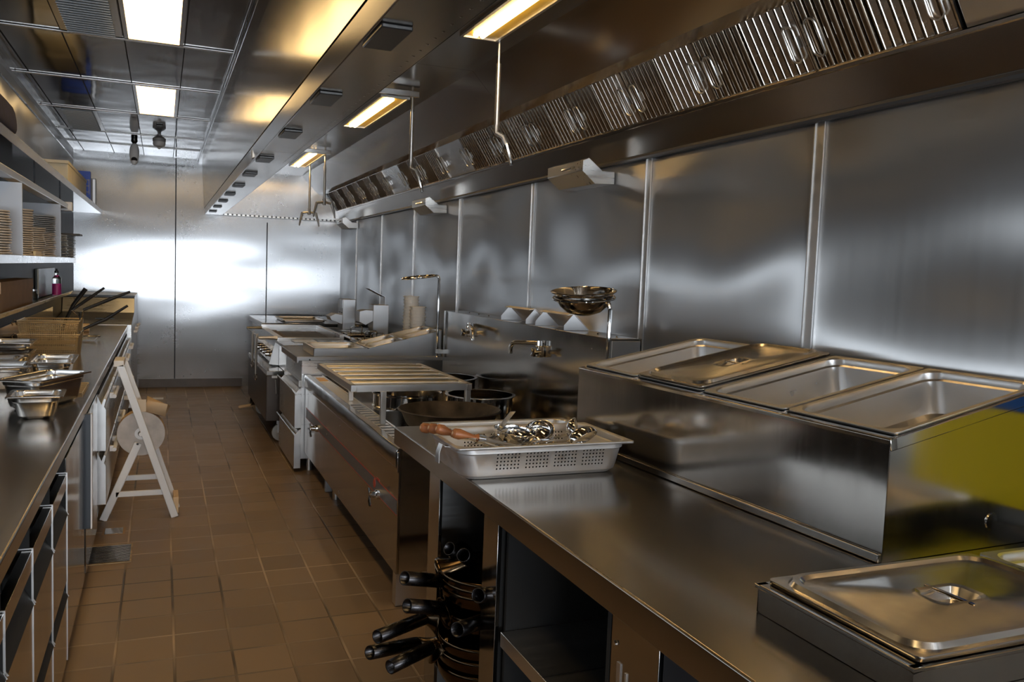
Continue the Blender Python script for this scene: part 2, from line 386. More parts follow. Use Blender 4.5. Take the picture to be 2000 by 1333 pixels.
# grease filters (lift-out): ribbed halves, two wire grips each
fa = math.atan2(2.515-2.295, 1.962-2.104)
def filt_mat(y, z=0): # local: u along slope (down), v = Y, w = out of the face toward the cook
    U = Vector((2.104-1.962, 0, 2.295-2.515)).normalized(); V = Vector((0, 1, 0)); W = V.cross(U)
    if W.x > 0: W = -W
    m = Matrix((U, V, W)).transposed().to_4x4(); m.translation = Vector((1.962, y, 2.515)); return m
FLn = math.hypot(2.104-1.962, .22)
def make_filter(y0, blank, lab):
    pit_ = .583; r = thing('grease_filter', lab, 'filter', (2.03, y0+pit_/2, 2.405), 'grease filters in the hood')
    Mx = filt_mat(y0)
    if blank:
        MB().box(0, FLn, .004, pit_-.004, -.012, -.004, Mx).build('blank_plate', M['steelx'], r, bevel=.002)
    else:
        fr = MB(); fr.box(0, .008, .002, pit_-.002, -.03, .0, Mx); fr.box(FLn-.008, FLn, .002, pit_-.002, -.03, 0, Mx); fr.box(0, FLn, .002, .008, -.03, 0, Mx); fr.box(0, FLn, pit_-.008, pit_-.002, -.03, 0, Mx)
        fr.build('frame', M['filter'], r)
        a = MB(); b = MB(); n = 7; half = pit_/2
        for i in range(n):
            c = .012 + (half-.016)*(i+.5)/n; wd = (half-.016)/n
            # near half: narrow upright channels with rolled edges
            a.tube([(.006, c+wd*.30, -.003), (FLn-.006, c+wd*.30, -.003)], .0027, 6, M=Mx)
            a.sheet([(c-wd*.30, -.026), (c-wd*.30, -.008), (c+wd*.26, -.004), (c+wd*.30, -.026)], 'x', .006, FLn-.006, .0012, Mx)
            c2 = c + half - .004
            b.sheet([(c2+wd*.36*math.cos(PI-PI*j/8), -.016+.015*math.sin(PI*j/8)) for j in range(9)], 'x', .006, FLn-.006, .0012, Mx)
        for i in range(n+1):
            c = .012 + (half-.016)*i/n
            a.sheet([(c-.010, -.024), (c-.010, -.030), (c+.010, -.030), (c+.010, -.024)], 'x', .006, FLn-.006, .0012, Mx)
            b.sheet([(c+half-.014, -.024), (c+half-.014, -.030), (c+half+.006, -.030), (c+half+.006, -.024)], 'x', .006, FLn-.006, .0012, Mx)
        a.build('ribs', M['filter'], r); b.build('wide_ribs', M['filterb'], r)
    for c in (.055, pit_-.055):
        g = MB(); pts = []
        for i in range(17):
            t = 2*PI*i/16; pts.append((FLn*.55 + (.042 if math.cos(t) > 0 else -.042) + .026*math.cos(t), c + .026*math.sin(t), .008))
        g.tube(pts, .0036, 6, cap=False, M=Mx); g.box(FLn*.55-.02, FLn*.55+.02, c-.03, c-.018, 0, .008, Mx)
        g.build('handle', M['satin'], r)
    return r
fl = ['first', 'second', 'third', 'fourth', 'fifth', 'sixth', 'seventh', 'eighth', 'ninth', 'tenth', 'eleventh', 'twelfth', 'thirteenth', 'fourteenth', 'fifteenth', 'sixteenth']
proto = None; blanks = 0
for i in range(16):
    y0 = 1.81 + .583*i
    if i in (7, 10):
        make_filter(y0, True, 'plain blanking plate among the hood filters, the %s one from the camera' % ('nearer' if i == 7 else 'farther'))
        continue
    lab = '%s ribbed steel grease filter from the right edge of the photo, in the hood' % fl[i]
    if proto is None: proto = make_filter(y0, False, lab)
    else: dup(proto, (2.03, y0+.583/2, 2.405), lab)
r = thing('blanking_panel', 'plain steel blanking panel at the near end of the hood filters', 'panel', (2.03, 0, 2.405))
Mx = filt_mat(0); MB().box(0, FLn, -3.3, 1.8, -.012, -.004, Mx).build('plate', M['steelx'], r, bevel=.002)
MB().tube([Mx @ Vector(p) for p in ((.06, 1.5, .0), (.06, 1.5, .03), (.09, 1.47, .035), (.10, 1.5, .0))], .004, 6).build('hook', M['chrome'], r)

# hood lamps
for i, (y0, lab) in enumerate(((2.70, 'nearest recessed yellow strip lamp in the hood'), (5.66, 'middle recessed yellow strip lamp in the hood'), (8.77, 'farthest recessed yellow strip lamp in the hood'), (-.40, 'yellow strip lamp in the hood above the camera, out of the picture'))):
    r = thing('hood_lamp', lab, 'light', (1.43, y0+.66, 2.71), 'strip lamps in the hood')
    y1 = y0+1.32
    fr = MB(); fr.box(1.335, 1.35, y0-.012, y1+.012, 2.700, 2.714); fr.box(1.518, 1.533, y0-.012, y1+.012, 2.700, 2.714); fr.box(1.35, 1.518, y0-.012, y0, 2.700, 2.714); fr.box(1.35, 1.518, y1, y1+.012, 2.700, 2.714)
    fr.build('frame', M['satin'], r)
    MB().box(1.35, 1.518, y0, y1, 2.709, 2.713).build('reflector', M['lampyr'], r)
    for x in (1.395, 1.43):
        MB().tube([(x, y0+.05, 2.701), (x, y1-.05, 2.701)], .013, 10).build('tube', M['lampy'], r)
    MB().box(1.24, 1.52, y0-.30, y0-.27, 2.66, 2.70).build('end_bar', M['chrome'], r, bevel=.004)

# fire suppression droppers
def dropper(x, y, zb, fork, lab):
    r = thing('suppression_pipe', lab, 'pipe', (x, y, 2.71), 'pipes hanging in the hood')
    MB().tube([(x, y, 2.714), (x, y, 2.60)], .008, 8).tube([(x, y, 2.60), (x, y, zb)], .0125, 10).build('drop_pipe', M['satin'], r)
    if fork:
        a = MB().tube([(x-.075, y, zb-.012), (x, y, zb), (x+.075, y, zb-.012)], .012, 8); a.lathe([(.018, -.03), (.018, .03)], 8, T(x, y, zb)); a.build('tee_fitting', M['satin'], r)
        for s in (-1, 1):
            n = MB().tube([(x+s*.075, y, zb-.005), (x+s*.085, y, zb-.05), (x+s*.10, y-.01, zb-.10), (x+s*.11, y-.015, zb-.16)], [.014, .014, .012, .007], 8)
            n.build('nozzle', M['satin'], r)
    else:
        a = MB().tube([(x, y, zb+.03), (x, y, zb-.01), (x+.03, y-.02, zb-.03), (x+.045, y-.03, zb-.07)], .014, 8); a.build('elbow_fitting', M['satin'], r)
        MB().tube([(x+.045, y-.03, zb-.065), (x+.062, y-.04, zb-.13), (x+.07, y-.045, zb-.17)], [.015, .013, .008], 8).build('nozzle', M['chrome'], r)
dropper(1.547, 4.04, 2.27, False, 'nearest suppression pipe with a single nozzle hanging in the hood')
dropper(1.52, 5.53, 2.245, False, 'single suppression pipe hanging beside the middle hood lamp')
dropper(1.548, 8.95, 2.23, True, 'right fork-ended suppression pipe hanging in the far hood')
dropper(1.548, 9.92, 2.18, True, 'left fork-ended suppression pipe, the farthest in the hood')

# drain boxes under the gutter
def drainbox(y0, y1, lab):
    r = thing('grease_box', lab, 'box', (2.08, (y0+y1)/2, 2.1), 'grease collector boxes on the right wall')
    pr = [(1.985, 2.15), (2.02, 2.165), (2.10, 2.105), (2.172, 2.105), (2.172, 2.04), (2.06, 2.035), (1.985, 2.095)]
    MB().prism(pr, 'y', y0, y1).build('body', M['steelx'], r, bevel=.002)
    MB().tube([(1.982, y0+.08, 2.12), (1.965, y0+.09, 2.115), (1.965, y0+.2, 2.115), (1.982, y0+.21, 2.12)], .006, 8).build('handle', M['chrome'], r)
drainbox(3.93, 4.36, 'nearest hexagonal steel grease box on the right wall under the hood gutter')
drainbox(6.75, 7.15, 'middle hexagonal steel grease box on the right wall under the hood gutter')
drainbox(10.2, 10.6, 'farthest hexagonal steel grease box by the back corner under the gutter')
# ------------------------------------------------------------------ more materials
M['wood'] = plain('wood', (.30, .105, .035), .45, noise=.35, scale=14)
M['palewood'] = plain('pale_wood', (.62, .43, .24), .5, noise=.1, scale=10)
M['blacksteel'] = steel('black_iron', (.045, .043, .045), .3, brush=None, rvar=.35)
M['burnt'] = plain('burnt_iron', (.05, .038, .03), .5, .3, noise=.9, scale=11, bump=.3)
M['patina'] = steel('oiled_iron', (.085, .058, .034), .2, brush=None, rvar=.5)
M['cardboard'] = plain('cardboard', (.33, .19, .085), .75, noise=.12, scale=6)
M['paper'] = plain('brown_paper', (.55, .38, .22), .7, noise=.08, scale=8)
M['paperend'] = plain('paper_roll_end', (.5, .46, .43), .75, noise=.25, scale=12)
M['china'] = plain('cream_china', (.62, .55, .47), .3)
M['chinag'] = plain('grey_china', (.32, .34, .36), .3)
M['tub'] = plain('frosted_plastic', (.88, .87, .84), .4)
M['blue'] = plain('blue_card', (.02, .09, .55), .4)
M['navy'] = plain('navy_cloth', (.01, .012, .05), .9, noise=.4, scale=25)
M['cream'] = plain('cream_card', (.72, .66, .52), .6, noise=.1, scale=5)
M['grey'] = plain('grey_plastic', (.28, .28, .29), .4)
M['yellow'] = plain('yellow_plastic', (.80, .66, .0), .35)
M['bluep'] = plain('blue_plastic', (.01, .12, .5), .35)
M['orange'] = plain('amber_sticker', (.8, .42, .03), .4)
M['red'] = plain('red_line', (.45, .05, .03), .4)
M['rubber'] = plain('grey_rubber', (.35, .35, .34), .5)
M['gold'] = steel('oily_wire', (.80, .66, .44), .35, brush=None)
def glass(name, col, rough=.02):
    mt, nt, b = mat_new(name); b.inputs['Base Color'].default_value = (*col, 1); b.inputs['Roughness'].default_value = rough
    b.inputs['Transmission Weight'].default_value = 1; b.inputs['IOR'].default_value = 1.4; return mt
M['glass'] = glass('clear_glass', (.9, .95, .93)); M['pink'] = plain('pink_liquid', (.75, .06, .5), .15)
def perforated():
    mt = steel('perforated_pan', (.70, .70, .71), .52, brush=None); nt = mt.node_tree; N = nt.nodes.new; b = nt.nodes['Principled BSDF']; out = nt.nodes['Material Output']
    tc = N('ShaderNodeTexCoord'); sp = N('ShaderNodeSeparateXYZ'); L(nt, tc.outputs['Object'], sp.inputs[0])
    def mth(op, a, b_=None, c=None):
        n = N('ShaderNodeMath'); n.operation = op
        for i, v in enumerate((a, b_, c)):
            if v is None: continue
            if isinstance(v, (int, float)): n.inputs[i].default_value = v
            else: L(nt, v, n.inputs[i])
        return n.outputs[0]
    # four groups of 7 x 5 holes along X (pitch .0175 inside a group, .134 between groups)
    gx = mth('MODULO', mth('SUBTRACT', sp.outputs['X'], .945), .098)
    cx = mth('SUBTRACT', mth('MODULO', gx, .0118), .0059); cz = mth('SUBTRACT', mth('MODULO', mth('SUBTRACT', sp.outputs['Z'], .9495), .0115), .00575)
    rr = mth('SQRT', mth('ADD', mth('MULTIPLY', cx, cx), mth('MULTIPLY', cz, cz)))
    hole = mth('LESS_THAN', rr, .0026)
    ing = mth('LESS_THAN', gx, .0826)
    inx = mth('MULTIPLY', mth('GREATER_THAN', sp.outputs['X'], .945), mth('LESS_THAN', sp.outputs['X'], 1.322))
    inz = mth('MULTIPLY', mth('GREATER_THAN', sp.outputs['Z'], .9495), mth('LESS_THAN', sp.outputs['Z'], 1.007))
    f = mth('MULTIPLY', mth('MULTIPLY', hole, ing), mth('MULTIPLY', inx, inz))
    tr = N('ShaderNodeBsdfTransparent'); tr.inputs[0].default_value = (.02, .02, .02, 1)
    mx = N('ShaderNodeMixShader'); L(nt, f, mx.inputs[0]); L(nt, b.outputs[0], mx.inputs[1]); L(nt, tr.outputs[0], mx.inputs[2]); L(nt, mx.outputs[0], out.inputs[0])
    return mt
M['perf'] = perforated()

# ------------------------------------------------------------------ reusable forms
def gn(mb, w_, l_, d, Mx, r=.045):
    """gastronorm container, rim at local z=0, opening upward"""
    mb.loft([rrect(w_, l_, .012, -.006), rrect(w_, l_, .012, 0), rrect(w_-.026, l_-.026, r, 0), rrect(w_-.032, l_-.032, r, -.004), rrect(w_-.034, l_-.034, r, -.022), rrect(w_-.044, l_-.044, r, -.027),
             rrect(w_-.062, l_-.062, r, -d+.028), rrect(w_-.07, l_-.07, r, -d+.012), rrect(w_-.10, l_-.10, r*.8, -d)], cap1=True, M=Mx)
    return mb
def gn_lid(r, w_, l_, Mx, mat):
    n = 5; lp = lambda a, z, rr=.05: rrect(w_-a, l_-a, rr, z, n)
    def ell(ax, ay, z):
        out = []
        for p in rrect(w_-.14, l_-.14, .05, z, n):
            a = math.atan2(p[1]/l_, p[0]/w_); out.append((ax*math.cos(a), ay*math.sin(a), z))
        return out
    b = MB().loft([lp(0, -.006, .012), lp(0, .002, .012), lp(.024, .002), lp(.034, .011), lp(.052, .011), lp(.064, .004), lp(.13, .004), lp(.14, .0055), ell(.075, .062, .0055), ell(.066, .053, .009), ell(.058, .046, .006), ell(.045, .034, -.016)], cap1=True, M=Mx)
    b.build('lid_plate', mat, r, solid=.0012)
    h = MB().box(-.006, .006, -.055, .055, .002, .008, Mx); h.build('handle', M['pol'], r, bevel=.003)

# ================================================================== RIGHT SIDE
ZT = .92
# worktop
r = thing('worktop', 'long stainless steel worktop along the right foreground carrying the pans', 'worktop', (1.5, 1.2, ZT))
pr = [(.872, .852), (.872, ZT-.004), (.876, ZT), (2.172, ZT), (2.172, ZT-.03), (.90, ZT-.03), (.884, ZT-.03), (.884, .852)]
MB().prism(pr, 'y', -1.6, 3.31).build('top', M['top'], r, bevel=.0015)
# base cabinets below it, open fronted; inner faces coloured near-black for their shade
r = thing('base_cabinet', 'open fronted steel base cabinet under the right worktop holding black woks', 'cabinet', (1.5, 2.5, 0))
MB().box(.90, 2.1, 2.835, 2.86, .06, .888).build('side_panel', M['steelx'], r)
MB().box(.893, .905, 2.755, 2.875, .06, .85).build('stile', M['steel'], r, bevel=.001)
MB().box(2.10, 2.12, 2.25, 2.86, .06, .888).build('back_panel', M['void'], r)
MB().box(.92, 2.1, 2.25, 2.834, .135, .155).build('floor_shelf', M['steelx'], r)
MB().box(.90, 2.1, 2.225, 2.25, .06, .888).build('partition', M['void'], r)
MB().box(.893, .906, 2.203, 2.318, .02, .85).build('stile', M['steel'], r, bevel=.001)
for y in (2.26, 2.82):
    for x in (.95, 2.05): MB().tube([(x, y, 0), (x, y, .06)], .02, 10).build('leg', M['satin'], r)
r = thing('base_cabinet', 'dark open base cabinet with a low steel shelf under the right worktop', 'cabinet', (1.5, 1.9, 0))
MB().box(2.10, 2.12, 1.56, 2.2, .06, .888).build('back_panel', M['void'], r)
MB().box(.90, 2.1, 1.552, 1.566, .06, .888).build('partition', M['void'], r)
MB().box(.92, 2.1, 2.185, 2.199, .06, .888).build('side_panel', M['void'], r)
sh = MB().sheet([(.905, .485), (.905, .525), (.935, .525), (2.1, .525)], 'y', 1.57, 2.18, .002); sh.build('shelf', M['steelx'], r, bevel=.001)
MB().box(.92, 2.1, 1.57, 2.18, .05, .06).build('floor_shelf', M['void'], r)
for x in (.95, 2.05):
    for y in (1.6, 2.15): MB().tube([(x, y, 0), (x, y, .05)], .02, 10).build('leg', M['satin'], r)
r = thing('undercounter_appliance', 'undercounter appliance with screwed steel front at the bottom edge of the photo', 'appliance', (1.5, .6, 0))
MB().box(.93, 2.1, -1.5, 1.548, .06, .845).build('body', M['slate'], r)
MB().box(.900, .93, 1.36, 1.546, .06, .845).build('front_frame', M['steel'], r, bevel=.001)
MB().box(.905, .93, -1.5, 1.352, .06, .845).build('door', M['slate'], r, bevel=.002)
MB().box(.897, .90, 1.50, 1.515, .1, .74).box(.897, .90, 1.475, 1.482, .1, .73).build('rail', M['satin'], r)
MB().box(.898, .90, 1.395, 1.45, .60, .70).build('blue_sticker', plain('navy_sticker', (.02, .03, .08), .4), r)
MB().prism([(1.40, .48), (1.41, .51), (1.405, .53), (1.395, .52), (1.392, .5)], 'x', .8985, .90).build('red_mark', M['red'], r)
for y, z in ((1.525, .776), (1.374, .744)): MB().lathe([(0, .006), (.005, .005), (.006, 0)], 10, T(.90, y, z, ry=-PI/2)).build('screw', M['chrome'], r)

# black woks stacked in the first cabinet
def wok(name, tip, base, lab, zc, R=.16, cen=(1.0, 2.535)):
    """wok whose hollow handle runs from the bowl out to tip"""
    tip, base = Vector(tip), Vector(base); d = (tip-base).normalized()
    if base.x > .93: base = tip - d*.115
    c = Vector((cen[0], cen[1], zc)); h = base-c; h.z = 0; rim = c + h.normalized()*R*.985
    r = thing(name, lab, 'wok', tuple(c), 'black woks stacked under the right worktop')
    prof = [(R, .012)] + [(R*math.sin(a), -R*.62*math.cos(a)) for a in [math.radians(x) for x in (90, 78, 66, 54, 42, 30, 18, 8, 0)]]
    MB().lathe(prof, 40, Matrix.Translation(c)).build('bowl', M['patina'], r, solid=.002)
    k = 8; pts = []; rs = []
    for i in range(k+1):
        t = i/k; pts.append(rim.lerp(base, t)); rs.append(.034*(1-t)**1.5 + .0200)
    pts.append(base+d*.02); rs.append(.0205)
    MB().tube(pts, rs, 14, cap=False).build('socket', M['patina'], r, solid=.0015)
    MB().tube([base+d*.015, tip], .0210, 16, cap=False).build('handle', M['blacksteel'], r, solid=.003)
WK = __import__('json').loads('''[["black wok at the top of the stack, its handle end facing the aisle", [0.88, 2.596, 0.642], [1.02, 2.684, 0.551], [0.02, -0.2]], ["second black wok from the top, handle just right of the topmost one", [0.89, 2.482, 0.656], [1.03, 2.659, 0.54], [-0.04, 0.11]], ["black wok with level handle, upper of the two parallel ones sticking into the aisle", [0.7, 2.485, 0.6], [0.88, 2.58, 0.535], [-0.03, -0.13]], ["black wok with level handle, lower of the two parallel ones", [0.7, 2.447, 0.526], [0.885, 2.524, 0.464], [0.03, -0.14]], ["black wok whose long handle slants to the floor, upper of three slanting ones", [0.64, 2.569, 0.384], [0.84, 2.699, 0.371], [0.23, 0.11]], ["black wok whose slanting handle reaches farthest into the aisle", [0.62, 2.584, 0.328], [0.82, 2.708, 0.28], [-0.14, 0.01]], ["black wok with the lowest slanting handle of the stack", [0.66, 2.477, 0.323], [0.83, 2.567, 0.33], [0.2, 0.14]], ["black wok with short open-ended handle in front of the cabinet post, lower one", [0.78, 2.205, 0.539], [0.89, 2.282, 0.522], [-0.21, -0.11]], ["black wok with handle mostly hidden at the cabinet post, mid stack", [0.83, 2.179, 0.644], [0.95, 2.316, 0.585], [0.19, -0.08]]]''')
for (lab, tip, base, tl), zc in zip(WK[:7], (.575, .553, .530, .455, .362, .272, .318)): wok('wok', tip, base, lab, zc)
wok('wok', (0.8, 2.262, 0.513), (0.925, 2.372, 0.481), WK[7][0], .435, .13, (1.06, 2.50))
wok('wok', (0.865, 2.271, 0.605), (0.955, 2.357, 0.573), WK[8][0], .500, .13, (1.09, 2.52))

# bain-marie on the worktop: tilted top with four wells
BX, BY, BRZ = 1.532, 1.428, .045
Mb = T(BX, BY, ZT+.0015, rz=BRZ)
LB, DB, HF, HB = 1.435, .575, .287, .40
r = thing('bain_marie', 'tall stainless steel food warmer with four wells on the right worktop', 'food warmer', (BX, BY, ZT), rz=0)
b = MB()
b.box(0, .004, 0, LB, 0, HF, Mb); b.box(DB-.004, DB, 0, LB, 0, HB, Mb)
for y in (0, LB-.004): b.prism([(0, 0), (DB, 0), (DB, HB), (0, HF)], 'y', y, y+.004, Mb)
b.box(0, DB, 0, LB, .0, .004, Mb)
b.build('body', M['steel'], r, bevel=.0015)
ta = math.atan2(HB-HF, DB); Mt = Mb @ T(0, 0, HF) @ Matrix.Rotation(-ta, 4, 'Y')
DL = math.hypot(DB, HB-HF)
b = MB(); b.box(-.002, .022, -.002, LB+.002, -.028, .002, Mt); b.box(DL-.022, DL+.002, -.002, LB+.002, -.028, .002, Mt); b.box(0, DL, -.002, .012, -.028, .002, Mt); b.box(0, DL, LB-.012, LB+.002, -.028, .002, Mt)
b.build('top_frame', M['steel'], r, bevel=.003)
b = MB()
for i in range(1, 4): b.box(.0, DL, LB*i/4-.004, LB*i/4+.004, -.012, .0035, Mt)
b.build('cross_bar', M['pan'], r, bevel=.001)
MB().lathe([(0, .004), (.02, .003), (.022, 0)], 20, Mb @ T(.37, 0, .065) @ Matrix.Rotation(PI/2, 4, 'X')).build('grommet', M['steel'], r)
MB().box(-.012, 0, 0, LB, 0, .022, Mb).build('base_ledge', M['steel'], r, bevel=.003)
wl = ['nearest open pan in the tilted food warmer on the worktop', 'second open pan in the tilted food warmer, next to the lidded one', None, 'farthest open pan in the tilted food warmer, by the bowl post']
for i in range(4):
    cyy = LB*(i+.5)/4; Mp = Mt @ T(DL/2+.001, cyy, .0085)
    if i == 2:
        r = thing('food_pan', 'lidded pan in the tilted food warmer, the only one covered there', 'pan', tuple(Mp.translation), 'pans in the food warmer')
        gn_lid(r, .535, .346, Mp @ T(0, 0, .0075), M['pan'])
        gn(MB(), .53, .345, .09, Mp).build('container', M['satin'], r, solid=.0015)
    else:
        r = thing('food_pan', wl[i], 'pan', tuple(Mp.translation), 'pans in the food warmer')
        gn(MB(), .538, .346, .13, Mp).build('container', M['satin'], r, solid=.0015)

# low tray unit at the near end of the worktop
r = thing('cold_well', 'low steel tray unit with a lidded pan at the bottom right corner', 'food well', (1.5, 1.1, ZT))
b = MB(); b.box(1.064, 1.068, .915, 1.282, ZT+.001, .974); b.box(2.146, 2.15, .915, 1.282, ZT+.001, .974); b.box(1.064, 2.15, .915, .919, ZT+.001, .974); b.box(1.064, 2.15, 1.278, 1.282, ZT+.001, .974)
b.box(1.064, 2.15, .915, 1.282, ZT+.001, ZT+.004); b.build('body', M['steel'], r, bevel=.001)
b = MB(); b.box(1.060, 1.085, .911, 1.286, .968, .976); b.box(1.622, 1.648, .911, 1.286, .968, .976); b.box(2.13, 2.152, .911, 1.286, .968, .976); b.box(1.06, 2.152, .911, .925, .968, .976); b.box(1.06, 2.152, 1.272, 1.286, .968, .976)
b.build('top_frame', M['steel'], r, bevel=.002)
Mp = T(1.353, 1.098, .984)
r = thing('food_pan', 'lidded pan with recessed oval grip at the bottom right corner', 'pan', (1.353, 1.098, .978))
gn_lid(r, .545, .355, Mp, M['pan'])
r = thing('food_pan', 'open pan cut off by the right edge, beyond the near lidded pan', 'pan', (1.89, 1.098, .978))
gn(MB(), .485, .355, .05, T(1.89, 1.098, .984)).build('container', M['satin'], r, solid=.0015)
# unseen boards added outside the frame to give the food warmer its coloured reflection
r = thing('added_board', 'unseen yellow board added at the right wall for its reflection in the food warmer', 'chopping board', (2.13, 1.22, .977))
MB().box(2.118, 2.134, 1.04, 1.40, .977, 1.235).build('board', M['yellow'], r, bevel=.004)
r = thing('added_board', 'unseen blue board added behind the yellow one for its reflection in the food warmer', 'chopping board', (2.15, 1.3, .977))
MB().box(2.140, 2.156, 1.20, 1.42, .977, 1.36).build('board', M['bluep'], r, bevel=.004)

# perforated pan with ladles
PC = Matrix.Translation((1.115, 2.525, 1.028))
r = thing('perforated_pan', 'perforated steel pan full of ladles and turners on the worktop', 'pan', (1.115, 2.525, ZT))
gn(MB(), .605, .355, .106, PC, r=.05).build('container', M['perf'], r, solid=.0015)
r = thing('food_pan', 'narrow steel pan standing on the worktop right behind the pan of ladles', 'pan', (1.14, 2.80, ZT))
gn(MB(), .56, .17, .09, T(1.14, 2.80, 1.013, rz=.0), r=.04).build('container', M['satin'], r, solid=.0015)

def ladle(c, R, hd, hl, hook, lab, name='ladle', flat=.75, grp='utensils in the perforated pan', tilt=(0, 0)):
    """bowl centre c, handle direction hd (unit-ish), length hl"""
    c = Vector(c); r = thing(name, lab, 'ladle', tuple(c), grp)
    Mx = Matrix.Translation(c) @ Matrix.Rotation(tilt[0], 4, 'X') @ Matrix.Rotation(tilt[1], 4, 'Y')
    prof = [(R*1.03, .001)] + [(R*math.sin(a), -R*flat*math.cos(a)) for a in [math.radians(x) for x in (90, 78, 66, 54, 42, 30, 18, 8, 0)]]
    MB().lathe(prof, 32, Mx).build('bowl', M['pol'], r, solid=.0015)
    d = Vector(hd).normalized(); s = c + d*R*.96; e = s + d*hl
    up_ = Vector((0, 0, 1)); side = d.cross(up_).normalized(); nrm = side.cross(d).normalized()
    pts = [s, s+d*hl*.5, e] + ([e + d*.012 + up_*.004, e + d*.016 - up_*.02, e - d*.004 - up_*.045] if hook == 'down' else [e + d*.006 + up_*.012, e - d*.002 + up_*.04] if hook == 'up' else [])
    st = MB(); vs = []; fs = []
    for i, p in enumerate(pts):
        wdt = .009
        t = (pts[min(i+1, len(pts)-1)] - pts[max(i-1, 0)]).normalized(); nn = side.cross(t).normalized()
        for (a, b2) in ((-1, -1), (1, -1), (1, 1), (-1, 1)): vs.append(p + side*wdt*a + nn*.0013*b2)
    for i in range(len(pts)-1):
        for j in range(4): fs.append((i*4+j, i*4+(j+1) % 4, i*4+4+(j+1) % 4, i*4+4+j))
    fs += [(3, 2, 1, 0), tuple(range(len(vs)-4, len(vs)))]
    st.add(vs, fs); st.build('handle', M['pol'], r)
    return r
ladle((1.085, 2.56, 1.037), .070, (-1, -.05, -.25), .10, None, 'wide shallow ladle bowl lying in the middle of the perforated pan', tilt=(.12, .10))
ladle((1.192, 2.60, 1.026), .050, (-.9, -.42, -.12), .20, None, 'small ladle lying right of the wide bowl in the perforated pan', tilt=(.5, -.35))
ladle((1.30, 2.485, 1.012), .054, (-.97, -.10, -.02), .32, None, 'upturned shiny ladle at the right end of the perforated pan', tilt=(2.5, .3))
ladle((1.335, 2.60, 1.015), .05, (-.9, -.43, -.05), .24, None, 'ladle half hidden behind the upturned one in the perforated pan', tilt=(1.2, 1.0))
def hooked(p0, p1, lab, w_=.013, over=True):
    p0, p1 = Vector(p0), Vector(p1); r = thing('serving_spoon', lab, 'spoon', tuple(p1), 'utensils in the perforated pan')
    d = (p1-p0).normalized(); side = d.cross(Vector((0, 0, 1))).normalized(); nn = side.cross(d)
    pts = [p0, p1, p1 + d*.01 + nn*.006, p1 + d*.016 - nn*.02, p1 + d*.012 - nn*.052] if over else [p0, p0.lerp(p1, .4), p0.lerp(p1, .6), p1-d*.02, p1]
    vs = []; fs = []
    for i, p in enumerate(pts):
        t = (pts[min(i+1, 4)]-pts[max(i-1, 0)]).normalized(); n2 = side.cross(t).normalized()
        for (a, b2) in ((-1, -1), (1, -1), (1, 1), (-1, 1)): vs.append(p + side*w_*a + n2*.0012*b2)
    for i in range(4):
        for j in range(4): fs.append((i*4+j, i*4+(j+1) % 4, i*4+4+(j+1) % 4, i*4+4+j))
    fs += [(3, 2, 1, 0), (16, 17, 18, 19)]
    MB().add(vs, fs).build('handle', M['satin'], r)
    e = p0 - d*.03
    MB().lathe([(.026*math.sin(a)*1.0, -.014*math.cos(a)) for a in [math.radians(x) for x in (90, 70, 50, 30, 10, 0)]], 20, Matrix.Translation(e)).build('bowl', M['pol'], r, solid=.0012)
hooked((1.06, 2.47, .985), (.80, 2.445, 1.02), 'spoon with its hooked end hanging over the left rim of the pan')
hooked((1.10, 2.45, 1.0), (.885, 2.36, 1.052), 'spoon whose broad strap end rests on the near rim of the pan', .011, False)
hooked((1.04, 2.66, .99), (1.062, 2.53, 1.105), 'spoon standing with its strap end raised over the wide ladle', .010, False)
def turner(p0, p1, p2, lab, kind):
    """wooden handle from p0 (butt) to p1, steel shank on to p2"""
    p0, p1, p2 = Vector(p0), Vector(p1), Vector(p2); r = thing('wooden_handled_turner', lab, 'turner', tuple(p1), 'utensils in the perforated pan')
    d = (p1-p0).normalized()
    MB().tube([p0-d*.002, p0+d*.004, p0+d*.02, p0+d*.08, p1-d*.01, p1], [.009, .015, .0165, .0165, .0150, .013], 16).build('handle', M['wood'], r)
    MB().lathe([(0, .001), (.005, .0005), (.006, -.003)], 10, Matrix.Translation(p0-d*.002) @ (-d).to_track_quat('Z', 'Y').to_matrix().to_4x4()).build('end_cap', M['palewood'], r)
    MB().tube([p1-d*.002, p1+d*.022], [.0135, .0115], 14).build('ferrule', M['chrome'], r)
    MB().tube([p1+d*.02, (p1+p2)/2, p2], [.0075, .005, .004], 8).build('shank', M['satin'], r)
    d2 = (p2-p1).normalized(); sd = d2.cross(Vector((0, 0, 1))).normalized()
    if kind == 'wire':
        wv = MB()
        for a in (-.024, -.012, .012, .024): wv.tube([p2, p2+d2*.05+sd*a, p2+d2*.12+sd*a*1.1, p2+d2*.16+sd*a*.4], .0016, 6)
        wv.build('wires', M['chrome'], r)
    else:
        vs = []
        for (q, a) in ((p2, .012), (p2+d2*.03, .03), (p2+d2*.11, .036)):
            for s_ in (-1, 1):
                for t_ in (-.0008, .0008): vs.append(q + sd*a*s_ + Vector((0, 0, t_)))
        fs = []
        for i in (0, 4): fs += [(i, i+1, i+5, i+4), (i+2, i+3, i+7, i+6), (i, i+2, i+6, i+4), (i+1, i+3, i+7, i+5)]
        fs += [(0, 1, 3, 2), (8, 9, 11, 10)]
        MB().add(vs, fs).build('blade', M['pol'], r)
turner((.804, 2.37, 1.074), (.885, 2.37, 1.056), (1.02, 2.40, 1.02), 'nearest wooden-handled turner lying across the left rim of the pan', 'blade')
turner((.778, 2.45, 1.074), (.86, 2.45, 1.05), (1.0, 2.45, 1.00), 'second wooden-handled turner from the front, over the left rim', 'wire')
turner((.772, 2.51, 1.066), (.852, 2.51, 1.044), (1.0, 2.52, .995), 'third wooden-handled turner from the front, over the left rim', 'wire')
